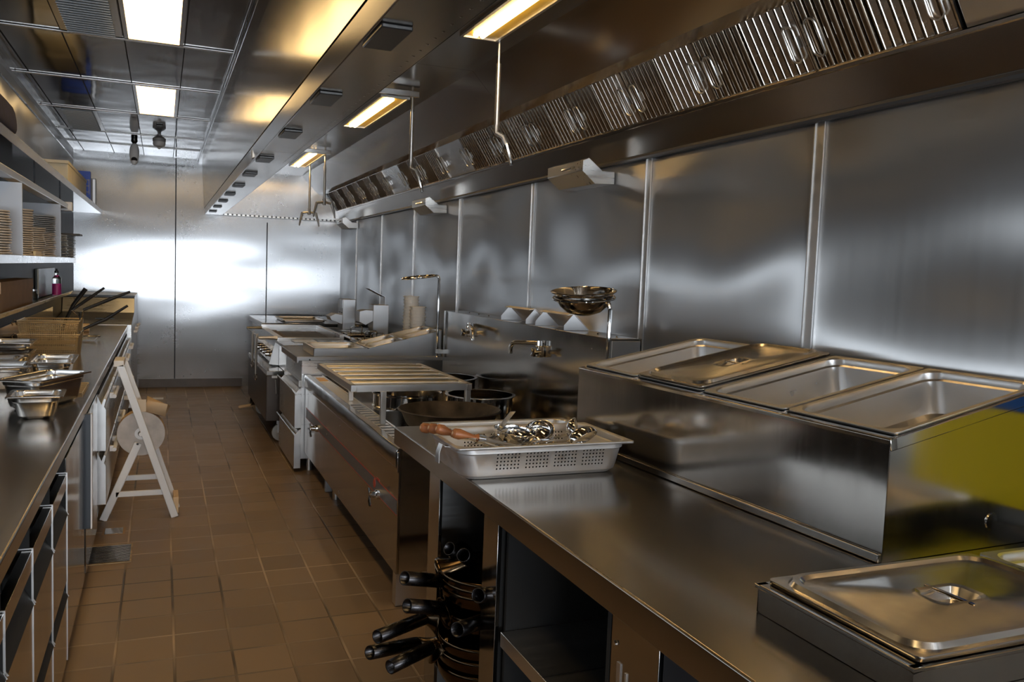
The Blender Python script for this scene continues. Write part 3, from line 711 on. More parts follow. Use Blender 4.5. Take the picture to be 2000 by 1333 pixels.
turner((.764, 2.57, 1.056), (.845, 2.57, 1.04), (1.0, 2.58, .99), 'hindmost wooden-handled turner at the far left of the pan', 'blade')

# ---------------------------------------------------------------- wok range
WX0, WX1, WY0, WY1 = 1.0, 1.99, 3.70, 6.42
r = thing('wok_range', 'sunken stainless steel wok range with red-lined control panel beyond the worktop', 'cooking range', (1.5, 5, 0))
MB().prism([(1.0, .155), (1.0, .64), (.985, .66), (.985, .725), (.995, .745), (1.03, .748), (1.03, .735), (1.012, .73), (1.012, .155)], 'y', WY0, WY1).build('front_panel', M['steel'], r, bevel=.002)
b = MB(); b.box(1.013, 1.985, WY0+.001, WY0+.015, .155, .735); b.build('end_panel', M['pol'], r)
MB().box(1.013, 1.985, WY1-.015, WY1-.001, .155, .735).build('end_panel', M['steel'], r)
MB().box(1.03, 1.988, WY0+.015, WY1-.015, .60, .625).build('sunken_deck', M['steel'], r)
g = MB(); g.box(1.03, 1.04, WY0+.02, WY1-.02, .726, .742); g.box(1.115, 1.125, WY0+.02, WY1-.02, .62, .742)
g.build('grating_frame', M['satin'], r)
y = WY0+.03; g = MB()
i = 0
while y < 5.0:
    MB().box(1.04, 1.115, y, y+.042, .728, .738).build('grating_bar', M['satin'], r); y += .075
MB().box(1.04, 1.115, 5.02, WY1-.03, .728, .738).build('grating_cover', M['satin'], r)
MB().box(1.05, 1.11, 6.10, 6.28, .738, .741).build('warning_label', M['orange'], r)
MB().box(.9985, 1.0, WY0+.02, WY1-.05, .432, .500).build('control_strip', plain('ribbed_grey', (.12, .12, .125), .4, noise=.2, scale=90), r)
b = MB(); b.box(.998, 1.0, WY0+.015, WY1-.045, .500, .504); b.box(.998, 1.0, WY0+.015, WY1-.045, .428, .432); b.box(.998, 1.0, WY0+.36, WY0+.41, .50, .515); b.build('red_border', M['red'], r)
MB().lathe([(0, .004), (.022, .003), (.024, 0)], 16, T(.999, 4.15, .475, ry=-PI/2)).build('indicator', M['red'], r)
for y in (5.87, 4.06):
    MB().lathe([(0, .05), (.016, .048), (.018, .02), (.024, .014), (.026, 0)], 16, T(1.0, y, .44, ry=-PI/2)).build('tap_valve', M['chrome'], r)
    MB().tube([(.955, y, .44), (.95, y-.012, .41), (.952, y-.03, .39)], .007, 8).tube([(.955, y, .44), (.95, y+.008, .475)], .006, 8).build('tap_handle', M['chrome'], r)
for (y, z) in ((5.07, .60), (5.07, .2), (5.06, .19), (5.5, .47)): MB().lathe([(0, .004), (.005, .003), (.006, 0)], 8, T(1.0, y, z, ry=-PI/2)).build('screw', M['chrome'], r)
b = MB(); b.box(1.002, 1.012, WY0+.0, WY0+.06, .006, .155); b.box(1.002, 1.5, WY0+.0, WY0+.01, .006, .155); b.build('end_skirt', M['steelx'], r, bevel=.001)
MB().box(.990, 1.001, WY0-.004, WY0+.012, .63, .73).build('corner_cap', M['pol'], r, bevel=.004)
MB().box(1.06, 1.8, 6.05, 6.07, .11, .6).build('inner_panel', M['steelx'], r)
MB().tube([(1.09, 5.62, 0), (1.09, 5.62, .16)], .024, 12).build('leg', M['satin'], r); MB().tube([(1.09, 3.9, 0), (1.09, 3.9, .16)], .024, 12).build('leg', M['satin'], r)
MB().tube([(1.9, 5.9, 0), (1.9, 5.9, .6)], .024, 12).build('leg', M['satin'], r); MB().tube([(1.9, 3.9, 0), (1.9, 3.9, .6)], .024, 12).build('leg', M['satin'], r)
MB().box(1.05, 1.10, 5.80, 5.84, .003, .11).build('foot_block', M['grey'], r, bevel=.004)
# splash back of the range
b = MB().box(1.99, 2.168, 3.59, 6.17, .15, 1.262); b.build('splash_back', M['steel'], r, bevel=.002)
MB().box(2.01, 2.168, 3.585, 3.59, .15, 1.25).build('splash_end', M['brushx'], r, bevel=.001)
for (y, z) in ((5.98, 1.23), (5.98, 1.16), (3.75, 1.2), (3.75, 1.09)): MB().lathe([(0, .003), (.005, .002), (.006, 0)], 8, T(1.99, y, z, ry=-PI/2)).build('screw', M['chrome'], r)
for y in (5.9, 5.7, 5.5, 3.9, 3.7): MB().lathe([(0, .006), (.004, .004), (.006, 0)], 8, T(2.1, y, 1.262)).build('screw', M['chrome'], r)
for (y0, y1) in ((4.62, 5.02), (4.10, 4.48)):
    v = MB(); v.sheet([(2.02, 1.345), (2.06, 1.352), (2.15, 1.266)], 'y', y0, y1, .002)
    for y in (y0, y1-.002): v.prism([(2.0, 1.264), (2.0, 1.29), (2.055, 1.352), (2.15, 1.264)], 'y', y, y+.002)
    v.build('flue_cowl', M['brushx'], r)
def tap(y, z, sy, lab):
    r = thing('wall_tap', lab, 'tap', (1.985, y, z), 'taps on the wok range splash back')
    MB().box(1.945, 1.989, y-.02, y+.02, z-.045, z+.02).build('body', M['chrome'], r, bevel=.006)
    MB().lathe([(0, .03), (.016, .028), (.018, 0)], 14, T(1.965, y, z+.02)).build('cap', M['chrome'], r)
    h = MB(); c = (1.915, y-.035, z-.015)
    h.tube([(1.96, y-.02, z-.015), c], .012, 10)
    for a in range(4):
        th = PI/4+a*PI/2; h.tube([c, (c[0]-.004, c[1]+.026*math.cos(th), c[2]+.026*math.sin(th))], [.009, .008], 8)
    h.build('cross_handle', M['chrome'], r)
    MB().tube([(1.965, y, z+.035), (1.95, y+sy*.08, z+.03), (1.912, y+sy*.22, z+.02), (1.905, y+sy*.25, z+.012), (1.90, y+sy*.265, z-.01), (1.90, y+sy*.268, z-.05)], [.0125]*4+[.012, .012], 12).build('spout', M['chrome'], r)
tap(5.53, 1.16, -1, 'far chrome tap on the wok range splash back, spout swung toward the camera')
tap(4.33, 1.14, 1, 'near chrome tap on the wok range splash back, spout swung away')
# burner rings
def ring(x, y, z0, zt, R, lab, flare=.0):
    r = thing('burner_ring', lab, 'burner ring', (x, y, z0), 'burner rings of the wok range')
    MB().lathe([(R+.012, zt-.004), (R+.010, zt), (R-.006, zt), (R-.006, zt-.02), (R-.004, z0+.002)], 40, T(x, y, 0)).build('collar', M['pol'], r, solid=.004)
    MB().lathe([(R-.02, z0+.03), (.05, z0+.035), (0, z0+.035)], 32, T(x, y, 0)).build('burner_plate', M['burnt'], r)
ring(1.72, 4.60, .625, .85, .195, 'right burner ring in front of the near tap on the wok range')
ring(1.775, 5.40, .625, .85, .195, 'rear burner ring beneath the far tap, behind the pot rack')
r = thing('steel_pot', 'wide polished steel pot standing under the pot rack', 'pot', (1.335, 4.80, .625))
MB().lathe([(.192, .84), (.204, .845), (.204, .838), (.195, .83), (.197, .77), (.203, .765), (.195, .76), (.195, .65), (.175, .628), (0, .628)], 48, T(1.335, 4.80, 0)).build('body', M['pol'], r, solid=.002)
r = thing('mixing_bowl', 'shiny rounded steel bowl beside the wide pot under the rack', 'bowl', (1.53, 5.12, .63))
MB().lathe([(.10, .845), (.108, .845), (.112, .835), (.125, .80), (.135, .755), (.13, .71), (.10, .655), (.05, .63), (0, .628)], 36, T(1.53, 5.12, 0)).build('body', M['pol'], r, solid=.0015)
r = thing('wok', 'burnt black wok standing on the range behind the pan of ladles', 'wok', (1.35, 4.02, .75))
MB().lathe([(.262, .862), (.255, .866), (.245, .858), (.22, .80), (.17, .74), (.10, .70), (0, .685)], 48, T(1.345, 4.03, 0)).build('bowl', M['burnt'], r, solid=.003)
MB().lathe([(.15, .626), (.19, .70)], 32, T(1.345, 4.03, 0)).build('wok_stand', M['blacksteel'], r, solid=.004)
# pot rack
r = thing('pot_rack', 'raised steel bar rack standing over the pots on the wok range', 'rack', (1.3, 4.9, .74))
RX0, RX1, RY0, RY1, RZ = .905, 1.57, 4.33, 5.37, .95
b = MB(); b.box(RX0, RX1, RY0, RY0+.03, RZ-.035, RZ); b.box(RX0, RX1, RY1-.03, RY1, RZ-.035, RZ); b.box(RX0, RX0+.03, RY0, RY1, RZ-.035, RZ); b.box(RX1-.03, RX1, RY0, RY1, RZ-.035, RZ)
b.build('frame', M['satin'], r, bevel=.002)
for i in range(5):
    y = RY0+.155+i*.185; MB().tube([(RX0+.03, y, RZ-.014), (RX1-.03, y, RZ-.014)], .017, 12).build('bar', M['satin'], r)
for (x, y, zb) in ((1.08, RY0+.015, .738), (RX1-.02, RY0+.015, .625), (1.08, RY1-.2, .738), (RX1-.02, RY1-.015, .625)):
    MB().box(x-.014, x+.014, y-.014, y+.014, zb+.001, RZ-.034).build('leg', M['satin'], r, bevel=.002)
# bowl holders
r = thing('ring_stand', 'thin steel post with an empty ring holder at the far end of the range', 'stand', (1.93, 6.16, .62))
rc = Vector((1.80, 6.22, 1.50))
pts = [(1.955, 6.21, .90), (1.955, 6.21, 1.50), (1.948, 6.215, 1.517), (1.93, 6.22, 1.525)]
MB().tube(pts, .010, 8).build('post', M['chrome'], r)
MB().box(1.945, 1.99, 6.17, 6.22, .93, .96).build('bracket', M['satin'], r)
cp = [Vector((1.80+.13*math.cos(t), 6.23+.13*math.sin(t), 1.508+.018*math.cos(t))) for t in [2*PI*i/32 for i in range(33)]]
MB().tube(cp, .008, 8, cap=False).build('ring', M['chrome'], r)
r = thing('ring_stand', 'thin steel post carrying the tilted bowl at the near end of the range', 'stand', (1.98, 3.57, .9))
MB().tube([(1.963, 3.535, .95), (1.963, 3.535, 1.40), (1.958, 3.54, 1.428), (1.95, 3.552, 1.446)], .011, 8).build('post', M['chrome'], r)
MB().box(1.965, 2.012, 3.545, 3.584, .99, 1.02).build('bracket', M['satin'], r)
bc = Vector((1.885, 3.662, 1.487))
Mr = Matrix.Translation(bc) @ Matrix.Rotation(.09, 4, 'X') @ Matrix.Rotation(-.10, 4, 'Y')
cp = [Mr @ Vector((.150*math.cos(t), .150*math.sin(t), -.034)) for t in [2*PI*i/32 for i in range(33)]]
MB().tube(cp, .006, 8, cap=False).build('ring', M['chrome'], r)
r = thing('steel_bowl', 'polished steel bowl resting tilted in the ring holder above the range', 'bowl', tuple(bc))
MB().lathe([(.158, -.004), (.160, .0), (.150, .002), (.146, -.004), (.138, -.03), (.118, -.07), (.085, -.10), (.045, -.115), (0, -.117)], 48, Mr).build('body', M['pol'], r, solid=.0015)

# ---------------------------------------------------------------- chip station beyond the range
r = thing('prep_counter', 'steel counter with two deep drawer fronts beyond the wok range', 'counter', (1.5, 6.9, 0))
MB().prism([(.935, .832), (.935, .875), (.94, .88), (2.14, .88), (2.14, .85), (.95, .85), (.945, .832)], 'y', 6.44, 7.33).build('top', M['brushx'], r, bevel=.0015)
MB().box(.975, 2.12, 6.45, 7.32, .10, .848).build('body', M['steelx'], r)
for (z0, z1, nm) in ((.338, .648, 'upper'), (.03, .332, 'lower')):
    d = MB().prism([(.925, z0), (.925, z1-.05), (.90, z1-.015), (.905, z1-.008), (.935, z1-.04), (.96, z1-.01), (.974, z1), (.974, z0)], 'y', 6.44, 7.32).build('drawer', M['steelx'], r, bevel=.001)
b = MB(); b.box(.95, .975, 6.43, 7.24, .65, .70); b.build('drawer_rail', M['steel'], r)
MB().lathe([(0, .004), (.006, 0)], 8, T(1.03, 6.44, .856, rx=PI/2)).build('screw', M['black'], r)
for x in (1.05, 2.05):
    for y in (6.5, 7.2): MB().tube([(x, y, 0), (x, y, .1)], .022, 10).build('leg', M['satin'], r)
# sloping pan unit
r = thing('chip_scuttle', 'sloping steel pan unit standing on the counter beyond the wok range', 'food tray', (1.5, 6.7, .88))
pf = [(1.06, .882), (1.06, .938), (1.48, .940), (2.07, 1.088), (2.07, .882)]
b = MB()
for y in (6.455, 6.985): b.prism(pf, 'y', y, y+.004)
b.box(1.06, 1.064, 6.455, 6.989, .882, .938); b.box(2.066, 2.07, 6.455, 6.989, .882, 1.088)
b.build('body', M['brushx'], r)
sl = math.atan2(.148, .59)
for (cx, cyy, w_, l_, z, ry, nm) in ((1.27, 6.72, .41, .51, .942, 0, 'front'),):
    gn(MB(), w_, l_, .05, T(cx, cyy, z), r=.05).build('front_tray', M['satin'], r, solid=.0015)
ii = 0
for cyy in (6.588, 6.852):
    for t in (.25, .75):
        gn(MB(), .30, .262, .04, T(1.48+.59*t, cyy, .943+.148*t) @ Matrix.Rotation(-sl, 4, 'Y'), r=.045).build('sloping_tray', M['satin'], r, solid=.0015)
# tubs
for j, (x, y, n, lab) in enumerate(((2.03, 7.245, 15, 'frosted plastic tub in the taller far stack behind the sloping tray'), (2.05, 7.10, 12, 'frosted plastic tub in the shorter near stack behind the sloping tray'))):
    z = .882 if y < 7.26 else .902
    p = None
    for i in range(n):
        zz = .8815 + i*.0285
        if p is None:
            p = thing('plastic_tub', lab, 'tub', (x, y, zz), 'frosted tubs stacked behind the sloping tray')
            MB().lathe([(0, .001), (.055, 0), (.057, .003), (.066, .05), (.071, .05), (.071, .044)], 24, T(x, y, zz)).build('body', M['tub'], p, solid=.0015)
        else: dup(p, (x+random.uniform(-.002, .002), y+random.uniform(-.002, .002), zz), lab)

# ---------------------------------------------------------------- fryers, at the wall side
r = thing('deep_fryer', 'stainless steel deep fryers with tall flues against the right wall', 'fryer', (1.85, 8.3, 0))
FY0, FY1 = 7.37, 9.32
MB().box(1.62, 2.12, FY0, FY1, .1, .80).build('body', M['steel'], r)
b = MB(); b.box(1.61, 1.66, FY0, FY1, .80, .905); b.box(1.90, 2.12, FY0, FY1, .80, .905)
for y in (FY0, 7.66, 7.92, 8.24, 8.56, 9.26): b.box(1.66, 1.90, y, y+.03 if y < 9 else FY1, .80, .905)
b.box(1.66, 1.90, 8.59, 9.26, .80, .88)
b.build('top', M['steel'], r, bevel=.003)
MB().box(1.87, 2.02, 8.0, 8.2, .905, 1.215).build('flue', M['brushx'], r, bevel=.003)
MB().prism([(1.74, 1.05), (1.74, 1.15), (1.80, 1.165), (1.87, 1.16), (1.87, 1.06), (1.80, 1.02)], 'y', 8.01, 8.19).build('control_box', M['brushx'], r, bevel=.002)
MB().sheet([(1.985, 1.216), (1.985, 1.295), (1.83, 1.37)], 'y', 8.0, 8.19, .003).build('flue_deflector', M['brushx'], r)
MB().box(1.775, 1.91, 9.0, 9.26, .905, 1.225).build('flue', M['brushx'], r, bevel=.003)
for j in range(2):
    MB().box(1.77, 1.775, 9.01+j*.125, 9.125+j*.125, 1.13, 1.22).build('flue_panel', M['brushx'], r)
    MB().box(1.768, 1.775, 9.03+j*.125, 9.09+j*.125, 1.075, 1.09).build('latch', M['black'], r)
MB().prism([(1.66, 1.0), (1.64, 1.04), (1.70, 1.07), (1.775, 1.06), (1.775, .96)], 'y', 9.01, 9.25).build('control_box', M['brushx'], r, bevel=.002)
for x in (1.68, 2.05):
    for y in (7.45, 9.2): MB().tube([(x, y, 0), (x, y, .1)], .022, 10).build('leg', M['satin'], r)
for i, (x, y) in enumerate(((1.78, 7.54), (1.78, 7.80), (1.78, 8.42))):
    r = thing('fryer_basket', ('nearest wire basket hanging in the deep fryers at the right wall', 'middle wire basket hanging in the deep fryers at the right wall', 'farthest wire basket hanging in the deep fryers at the right wall')[i], 'basket', (x, y, .9), 'baskets hanging in the deep fryer')
    g = MB()
    for k in range(6): g.tube([(x-.075+k*.03, y-.08, .90), (x-.075+k*.03, y-.08, .83), (x-.075+k*.03, y+.08, .83), (x-.075+k*.03, y+.08, .90)], .0018, 5)
    for k in range(5): g.tube([(x-.08, y-.08+k*.04, .895), (x-.08, y-.08+k*.04, .83), (x+.08, y-.08+k*.04, .83), (x+.08, y-.08+k*.04, .895)], .0018, 5)
    g.tube([(x-.08, y-.08, .905), (x+.08, y-.08, .905), (x+.08, y+.08, .905), (x-.08, y+.08, .905), (x-.08, y-.08, .905)], .004, 6); g.build('wire_mesh', M['satin'], r)
    MB().tube([(x-.05, y-.08, .905), (x-.055, y-.09, .97), (x-.04, y-.095, .985), (x+.05, y-.095, .985), (x+.062, y-.09, .97), (x+.055, y-.08, .905)], .006, 8).build('handle', M['chrome'], r)
r = thing('filler_table', 'plain low steel table top between the prep counter and the griddle', 'table', (1.25, 7.6, .64))
MB().box(.985, 1.58, 7.36, 7.88, .645, .86).build('body', M['steel'], r)
MB().box(.95, 1.6, 7.345, 7.89, .86, .885).build('top', M['steel'], r, bevel=.002)
r = thing('steel_plate', 'small loose steel plate lying on the table before the griddle', 'plate', (1.2, 7.7, .885))
MB().box(1.08, 1.28, 7.60, 7.84, .886, .892).build('plate', M['steelx'], r, bevel=.001)

# ---------------------------------------------------------------- griddle range with rail
r = thing('griddle', 'flat griddle range with soiled grease trough and front rail', 'griddle', (1.3, 8.6, .64))
MB().box(.97, 1.58, 7.93, 9.32, .645, .80).build('body', M['steel'], r)
MB().box(1.12, 1.54, 7.98, 9.27, .80, .86).build('hot_plate', M['burnt'], r)
b = MB(); b.box(.97, 1.03, 7.93, 9.32, .80, .90); b.box(.97, 1.58, 9.28, 9.32, .80, .93); b.box(.97, 1.58, 7.93, 7.97, .80, .90); b.box(1.54, 1.58, 7.93, 9.32, .80, .93); b.build('splash_rim', M['steelx'], r, bevel=.002)
MB().box(1.032, 1.118, 7.98, 9.27, .80, .872).build('grease_residue', plain('grease_residue', (.16, .10, .045), .6, noise=.9, scale=45, bump=.6), r)
b = MB(); b.tube([(.97, 7.9, .90), (.815, 7.9, .90), (.815, 9.2, .90), (.97, 9.2, .90)], .016, 8); b.build('front_rail', M['satin'], r)
MB().prism([(.955, .65), (.93, .66), (.93, .78), (.97, .80), (.97, .65)], 'y', 7.96, 9.3).build('control_panel', M['steel'], r)
for i in range(5):
    MB().lathe([(0, .04), (.022, .038), (.024, .006), (.03, 0)], 14, T(.93, 8.15+i*.23, .73, ry=-PI/2)).build('knob', M['chrome'], r)
MB().prism([(.90, .66), (.965, .90), (.985, .90), (.985, .65)], 'y', 7.905, 7.925).build('side_bracket', M['steelx'], r)
r = thing('oven_trolley', 'dark brown wheeled oven base under the griddle, label on its end', 'oven', (1.2, 8.3, 0))
MB().box(.84, 1.55, 7.55, 9.2, .20, .60).build('body', plain('dark_brown_steel', (.05, .035, .025), .35, .3), r, bevel=.004)
b = MB(); b.box(.84, 1.55, 7.55, 9.2, .601, .64); b.build('tray', M['steel'], r, bevel=.002)
MB().box(.885, .93, 7.546, 7.55, .578, .598).build('label_plate', M['white'], r)
MB().tube([(.915, 7.538, .565), (.918, 7.536, .53), (.925, 7.537, .44)], .006, 8).build('pull_rod', M['satin'], r)
for (x, y) in ((.98, 7.66), (1.45, 7.66), (.98, 9.08), (1.45, 9.08)):
    c = MB().lathe([(0, -.022), (.05, -.022), (.075, -.016), (.078, 0), (.075, .016), (.05, .022), (0, .022)], 24, T(x, y, .079, rx=PI/2)); c.build('caster_wheel', M['rubber'], r)
    MB().box(x-.03, x+.03, y-.035, y-.028, .08, .20).box(x-.03, x+.03, y+.028, y+.035, .08, .20).box(x-.035, x+.035, y-.035, y+.035, .185, .2).build('caster_fork', M['satin'], r)
# tools hung on the rail
for i, (y, zb, lab) in enumerate(((8.02, .50, 'longer white-handled whisk hanging from the griddle rail'), (8.35, .58, 'shorter white-handled tool hanging from the griddle rail'))):
    r = thing('hanging_tool', lab, 'utensil', (.80, y, .9), 'tools on the griddle rail')
    MB().tube([(.815, y, .925), (.798, y, .922), (.796, y, .88), (.797, y, .73), (.797, y, zb+.06)], [.004, .004, .012, .013, .010], 8).build('handle', M['satin'], r)
    hd = MB()
    for k in range(5):
        a = 2*PI*k/5; hd.tube([(.797, y, zb+.07), (.797+.016*math.cos(a), y+.016*math.sin(a), zb+.03), (.797, y, zb)], .003, 5)
    hd.build('wires', M['chrome'], r)
r = thing('frying_pan', 'black pan with pale wooden handle sticking out behind the oven base', 'pan', (1.0, 9.45, .0))
MB().lathe([(.165, .05), (.155, .01), (.13, 0), (0, 0)], 32, T(.97, 9.455, .19, ry=-1.35)).build('body', M['blacksteel'], r, solid=.003)
MB().tube([(.93, 9.45, .045), (.90, 9.45, .040), (.78, 9.45, .022), (.765, 9.45, .021)], [.015, .017, .019, .012], 12).build('handle', M['palewood'], r)
# far table
r = thing('far_table', 'low steel table with a shallow tray against the back wall', 'table', (1.5, 10.4, 0))
MB().prism([(1.02, .86), (1.02, .92), (2.14, .92), (2.14, .86)], 'y', 9.66, 11.15).build('top', M['steel'], r, bevel=.003)
MB().box(1.05, 2.1, 9.7, 11.1, .12, .86).build('body', M['steelx'], r)
for x in (1.1, 2.0):
    for y in (9.8, 11.0): MB().tube([(x, y, 0), (x, y, .12)], .022, 10).build('leg', M['satin'], r)
r = thing('baking_tray', 'shallow steel tray lying on the far table by the back wall', 'tray', (1.5, 10.2, .92))
gn(MB(), .50, .7, .03, T(1.50, 10.15, .952), r=.03).build('body', M['satin'], r, solid=.0015)
# ================================================================== LEFT SIDE
XF = -.305
r = thing('worktop', 'long steel worktop along the left side carrying pans and fryer baskets', 'worktop', (-.64, 4, ZT))
MB().prism([(XF-.012, .872), (XF, .872), (XF, ZT-.004), (XF-.004, ZT), (XL+.002, ZT), (XL+.002, ZT-.03), (XF-.012, ZT-.03)], 'y', -1.5, 9.02).build('top', M['top'], r, bevel=.0015)
MB().box(XL+.002, XL+.02, 4.12, 9.02, ZT+.0005, ZT+.17).build('upstand', M['steel'], r, bevel=.001)
# drawer cabinets: three drawers each, slanted grip lips
def cabinet(y0, y1, lab):
    r = thing('drawer_cabinet', lab, 'drawer cabinet', (-.64, (y0+y1)/2, 0), 'drawer cabinets under the left worktop')
    MB().box(XL+.005, XF-.075, y0+.001, y1-.001, .10, .868).build('carcass', M['void'], r)  # shade of the open recess is put into carcass and divider colour
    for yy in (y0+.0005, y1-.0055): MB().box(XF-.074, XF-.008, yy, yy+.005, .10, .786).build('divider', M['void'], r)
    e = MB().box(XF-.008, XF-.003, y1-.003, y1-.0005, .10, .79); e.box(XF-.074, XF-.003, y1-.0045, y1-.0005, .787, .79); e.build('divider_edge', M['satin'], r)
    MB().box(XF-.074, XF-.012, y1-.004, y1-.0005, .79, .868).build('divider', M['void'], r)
    MB().box(XL+.1, XF-.055, y0+.002, y1-.002, .003, .10).build('plinth', M['slate'], r)
    for (z0, z1) in ((.70, .785), (.398, .69), (.105, .39)):
        top_ = z0 > .6
        d = MB().box(XF-.03, XF-.005, y0+.0065, y1-.0065, z0+(.035 if top_ else 0), z1-(0 if top_ else .05)).build('drawer', M['steel'], r, bevel=.001)
        if top_: continue
        zz = z1
        h = MB().prism([(XF-.005, zz-.052), (XF-.001, zz-.05), (XF-.026, zz+.0), (XF-.032, zz+.0), (XF-.03, zz-.052)], 'y', y0+.009, y1-.009); h.build('handle', M['slate'], d)
        for yy in (y0+.0062, y1-.0092): MB().prism([(XF-.005, zz-.053), (XF+.002, zz-.051), (XF-.006, zz-.038), (XF-.02, zz-.038), (XF-.02, zz-.053)], 'y', yy, yy+.003).build('end_cap', M['satin'], d)
ys = [3.34-.432*i for i in range(0, 9)]
nm = ['first drawer cabinet on the left counting from the white paper stand toward the camera', 'second drawer cabinet on the left counting from the white paper stand', 'third drawer cabinet on the left counting from the white paper stand', 'fourth drawer cabinet on the left, at the bottom left corner', 'fifth drawer cabinet on the left, below the picture edge', 'drawer cabinet beside the camera under the left worktop', 'drawer cabinet behind the camera under the left worktop', 'last drawer cabinet behind the camera, left side']
for i in range(6): cabinet(ys[i+1], ys[i], nm[i])
r = thing('base_cabinet', 'closed dark base cabinet at the left where the fridge door edge stands out', 'cabinet', (-.64, 3.8, 0))
MB().box(XL+.005, XF-.03, 3.343, 4.93, .10, .868).build('carcass', M['steel'], r)
MB().box(XL+.1, XF-.06, 3.343, 4.93, .003, .10).build('plinth', M['slate'], r)
MB().box(XF-.03, XF-.008, 3.35, 4.10, .12, .84).build('door', M['steel'], r, bevel=.002)
d = MB().box(-.327, -.288, 4.14, 4.16, .345, .865).build('door_edge', plain('door_gasket_blue', (.022, .03, .042), .45), r, bevel=.002)
MB().box(-.290, -.284, 4.139, 4.165, .345, .865).build('door_trim', M['white'], d)
b = MB(); b.box(-.33, -.315, 4.17, 4.6, .60, .625).box(-.33, -.315, 4.17, 4.6, .45, .475); b.build('shelf_rail', M['white'], r)
MB().box(XF-.03, XF-.008, 4.2, 4.92, .12, .84).build('door', M['steel'], r, bevel=.002)
# drawers beyond, proud of the worktop, with levers
ya = 5.02
for i in range(4):
    y0, y1 = ya + i*.99, ya + i*.99 + .98
    r = thing('chilled_drawers', ('nearest pair of thick drawer fronts under the left worktop, behind the white paper stand', 'second pair of thick drawer fronts under the far left worktop', 'third pair of thick drawer fronts under the far left worktop', 'farthest pair of thick drawer fronts under the far left worktop')[i], 'drawer unit', (-.64, (y0+y1)/2, 0), 'thick fronted drawers under the left worktop')
    MB().box(XL+.005, XF-.03, y0, y1, .08, .868).build('carcass', M['steel'], r)
    MB().box(XL+.1, XF-.06, y0, y1, .003, .08).build('plinth', M['slate'], r)
    for (z0, z1) in ((.215, .505), (.512, .815)):
        f = MB().prism([(-.332, z0), (-.332, z1), (-.318, z1), (-.300, z1-.045), (-.288, z1-.012), (-.276, z1-.02), (-.285, z1-.06), (-.276, z1-.075), (-.276, z0)], 'y', y0+.01, y1-.005).build('drawer', M['steelx'], r, bevel=.002)
        h = MB()
        h.box(-.276, -.255, y0+.33, y0+.36, z1-.06, z1-.03).box(-.276, -.255, y0+.62, y0+.65, z1-.06, z1-.03); h.tube([(-.25, y0+.30, z1-.045), (-.25, y0+.68, z1-.045)], .012, 8); h.build('handle', M['white'], f)
    for z in (.86,): MB().box(-.332, -.312, y0+.02, y1-.02, .822, .845).build('vent_slot', M['void'], r)

# A-frame paper roll stand
r = thing('paper_roll_stand', 'white A-frame stand holding a roll of brown paper on the tiled floor', 'stand', (-.12, 5.5, 0))
def board(mb, p, q, w_, y0, y1):
    p, q = Vector((p[0], 0, p[1])), Vector((q[0], 0, q[1])); d = (q-p).normalized(); n = Vector((-d.z, 0, d.x))
    vs = []
    for y in (y0, y1):
        for c in (p+n*w_/2, p-n*w_/2, q-n*w_/2, q+n*w_/2): vs.append((c.x, y, c.z))
    mb.add(vs, [(3, 2, 1, 0), (4, 5, 6, 7), (0, 1, 5, 4), (1, 2, 6, 5), (2, 3, 7, 6), (3, 0, 4, 7)])
A1, A2 = 5.44, 5.64
for ya_, (dx, dz) in ((A1, (0, 0)), (A2, (0.012, 0.0))):
    board_m = MB(); board(board_m, (.08+dx, .0025), (-.225+dx, .935+dz), .042, ya_, ya_+.022); board_m.build('long_leg', M['white'], r, bevel=.003)
    board_m = MB(); board(board_m, (-.318+dx, .0025), (-.128+dx, .462), .042, ya_+(.024 if ya_ < 5.5 else -.024), ya_+(.046 if ya_ < 5.5 else -.002)); board_m.build('short_leg', M['white'], r, bevel=.003)
    MB().lathe([(0, .002), (.006, .0015), (.007, 0)], 10, T(-.13+dx, ya_, .462, rx=PI/2)).build('bolt', M['black'], r)
MB().box(-.26, -.205, A1, A2+.022, .925, .962, ).build('top_block', plain('worn_white', (.72, .66, .58), .5, noise=.2, scale=12), r, bevel=.003)
for (x, z) in ((-.262, .155),): pass
b = MB(); b.box(-.25, .03, A1+.024, A1+.04, .14, .172); b.build('cross_bar', M['white'], r, bevel=.002)
b = MB(); b.box(-.235, .02, A2-.02, A2-.004, .20, .232); b.build('cross_bar', M['white'], r, bevel=.002)
MB().box(.07, .10, A1+.022, A2, .02, .12).build('foot_brace', M['palewood'], r, bevel=.002)
MB().tube([(-.112, A1-.004, .52), (-.112, A2+.026, .52)], .012, 12).build('spindle', M['white'], r)
r = thing('paper_roll', 'roll of brown paper with loose torn end held in the white stand', 'paper roll', (-.112, 5.55, .51))
RR = .133
Mx = T(-.112, A1+.052, .515, rx=-PI/2)
b = MB().lathe([(.028, 0), (RR, 0), (RR, .118), (.028, .118)], 48, Mx, close=True); o = b.build('paper', M['paper'], r)
o.data.materials.append(M['paperend'])
for p_ in o.data.polygons:
    if abs(p_.normal.y) > .9: p_.material_index = 1
MB().lathe([(.018, -.002), (.036, -.002), (.036, .12), (.018, .12)], 24, Mx, close=True).build('core', M['white'], r)
s = MB(); s.add([(-.10, A1+.055, .652), (.02, A1+.055, .615), (.035, A1+.05, .69), (-.08, A1+.06, .715), (-.10, A1+.165, .652), (.02, A1+.165, .615), (.05, A1+.14, .665), (-.08, A1+.15, .73)], [(0, 1, 2, 3), (4, 5, 6, 7), (3, 2, 6, 7), (1, 2, 6, 5)])
s.build('torn_end', M['paper'], r, solid=.001)
MB().box(-.135, -.085, A1+.05, A1+.056, .648, .722).build('label_tab', plain('buff_card', (.62, .5, .36), .7), r)

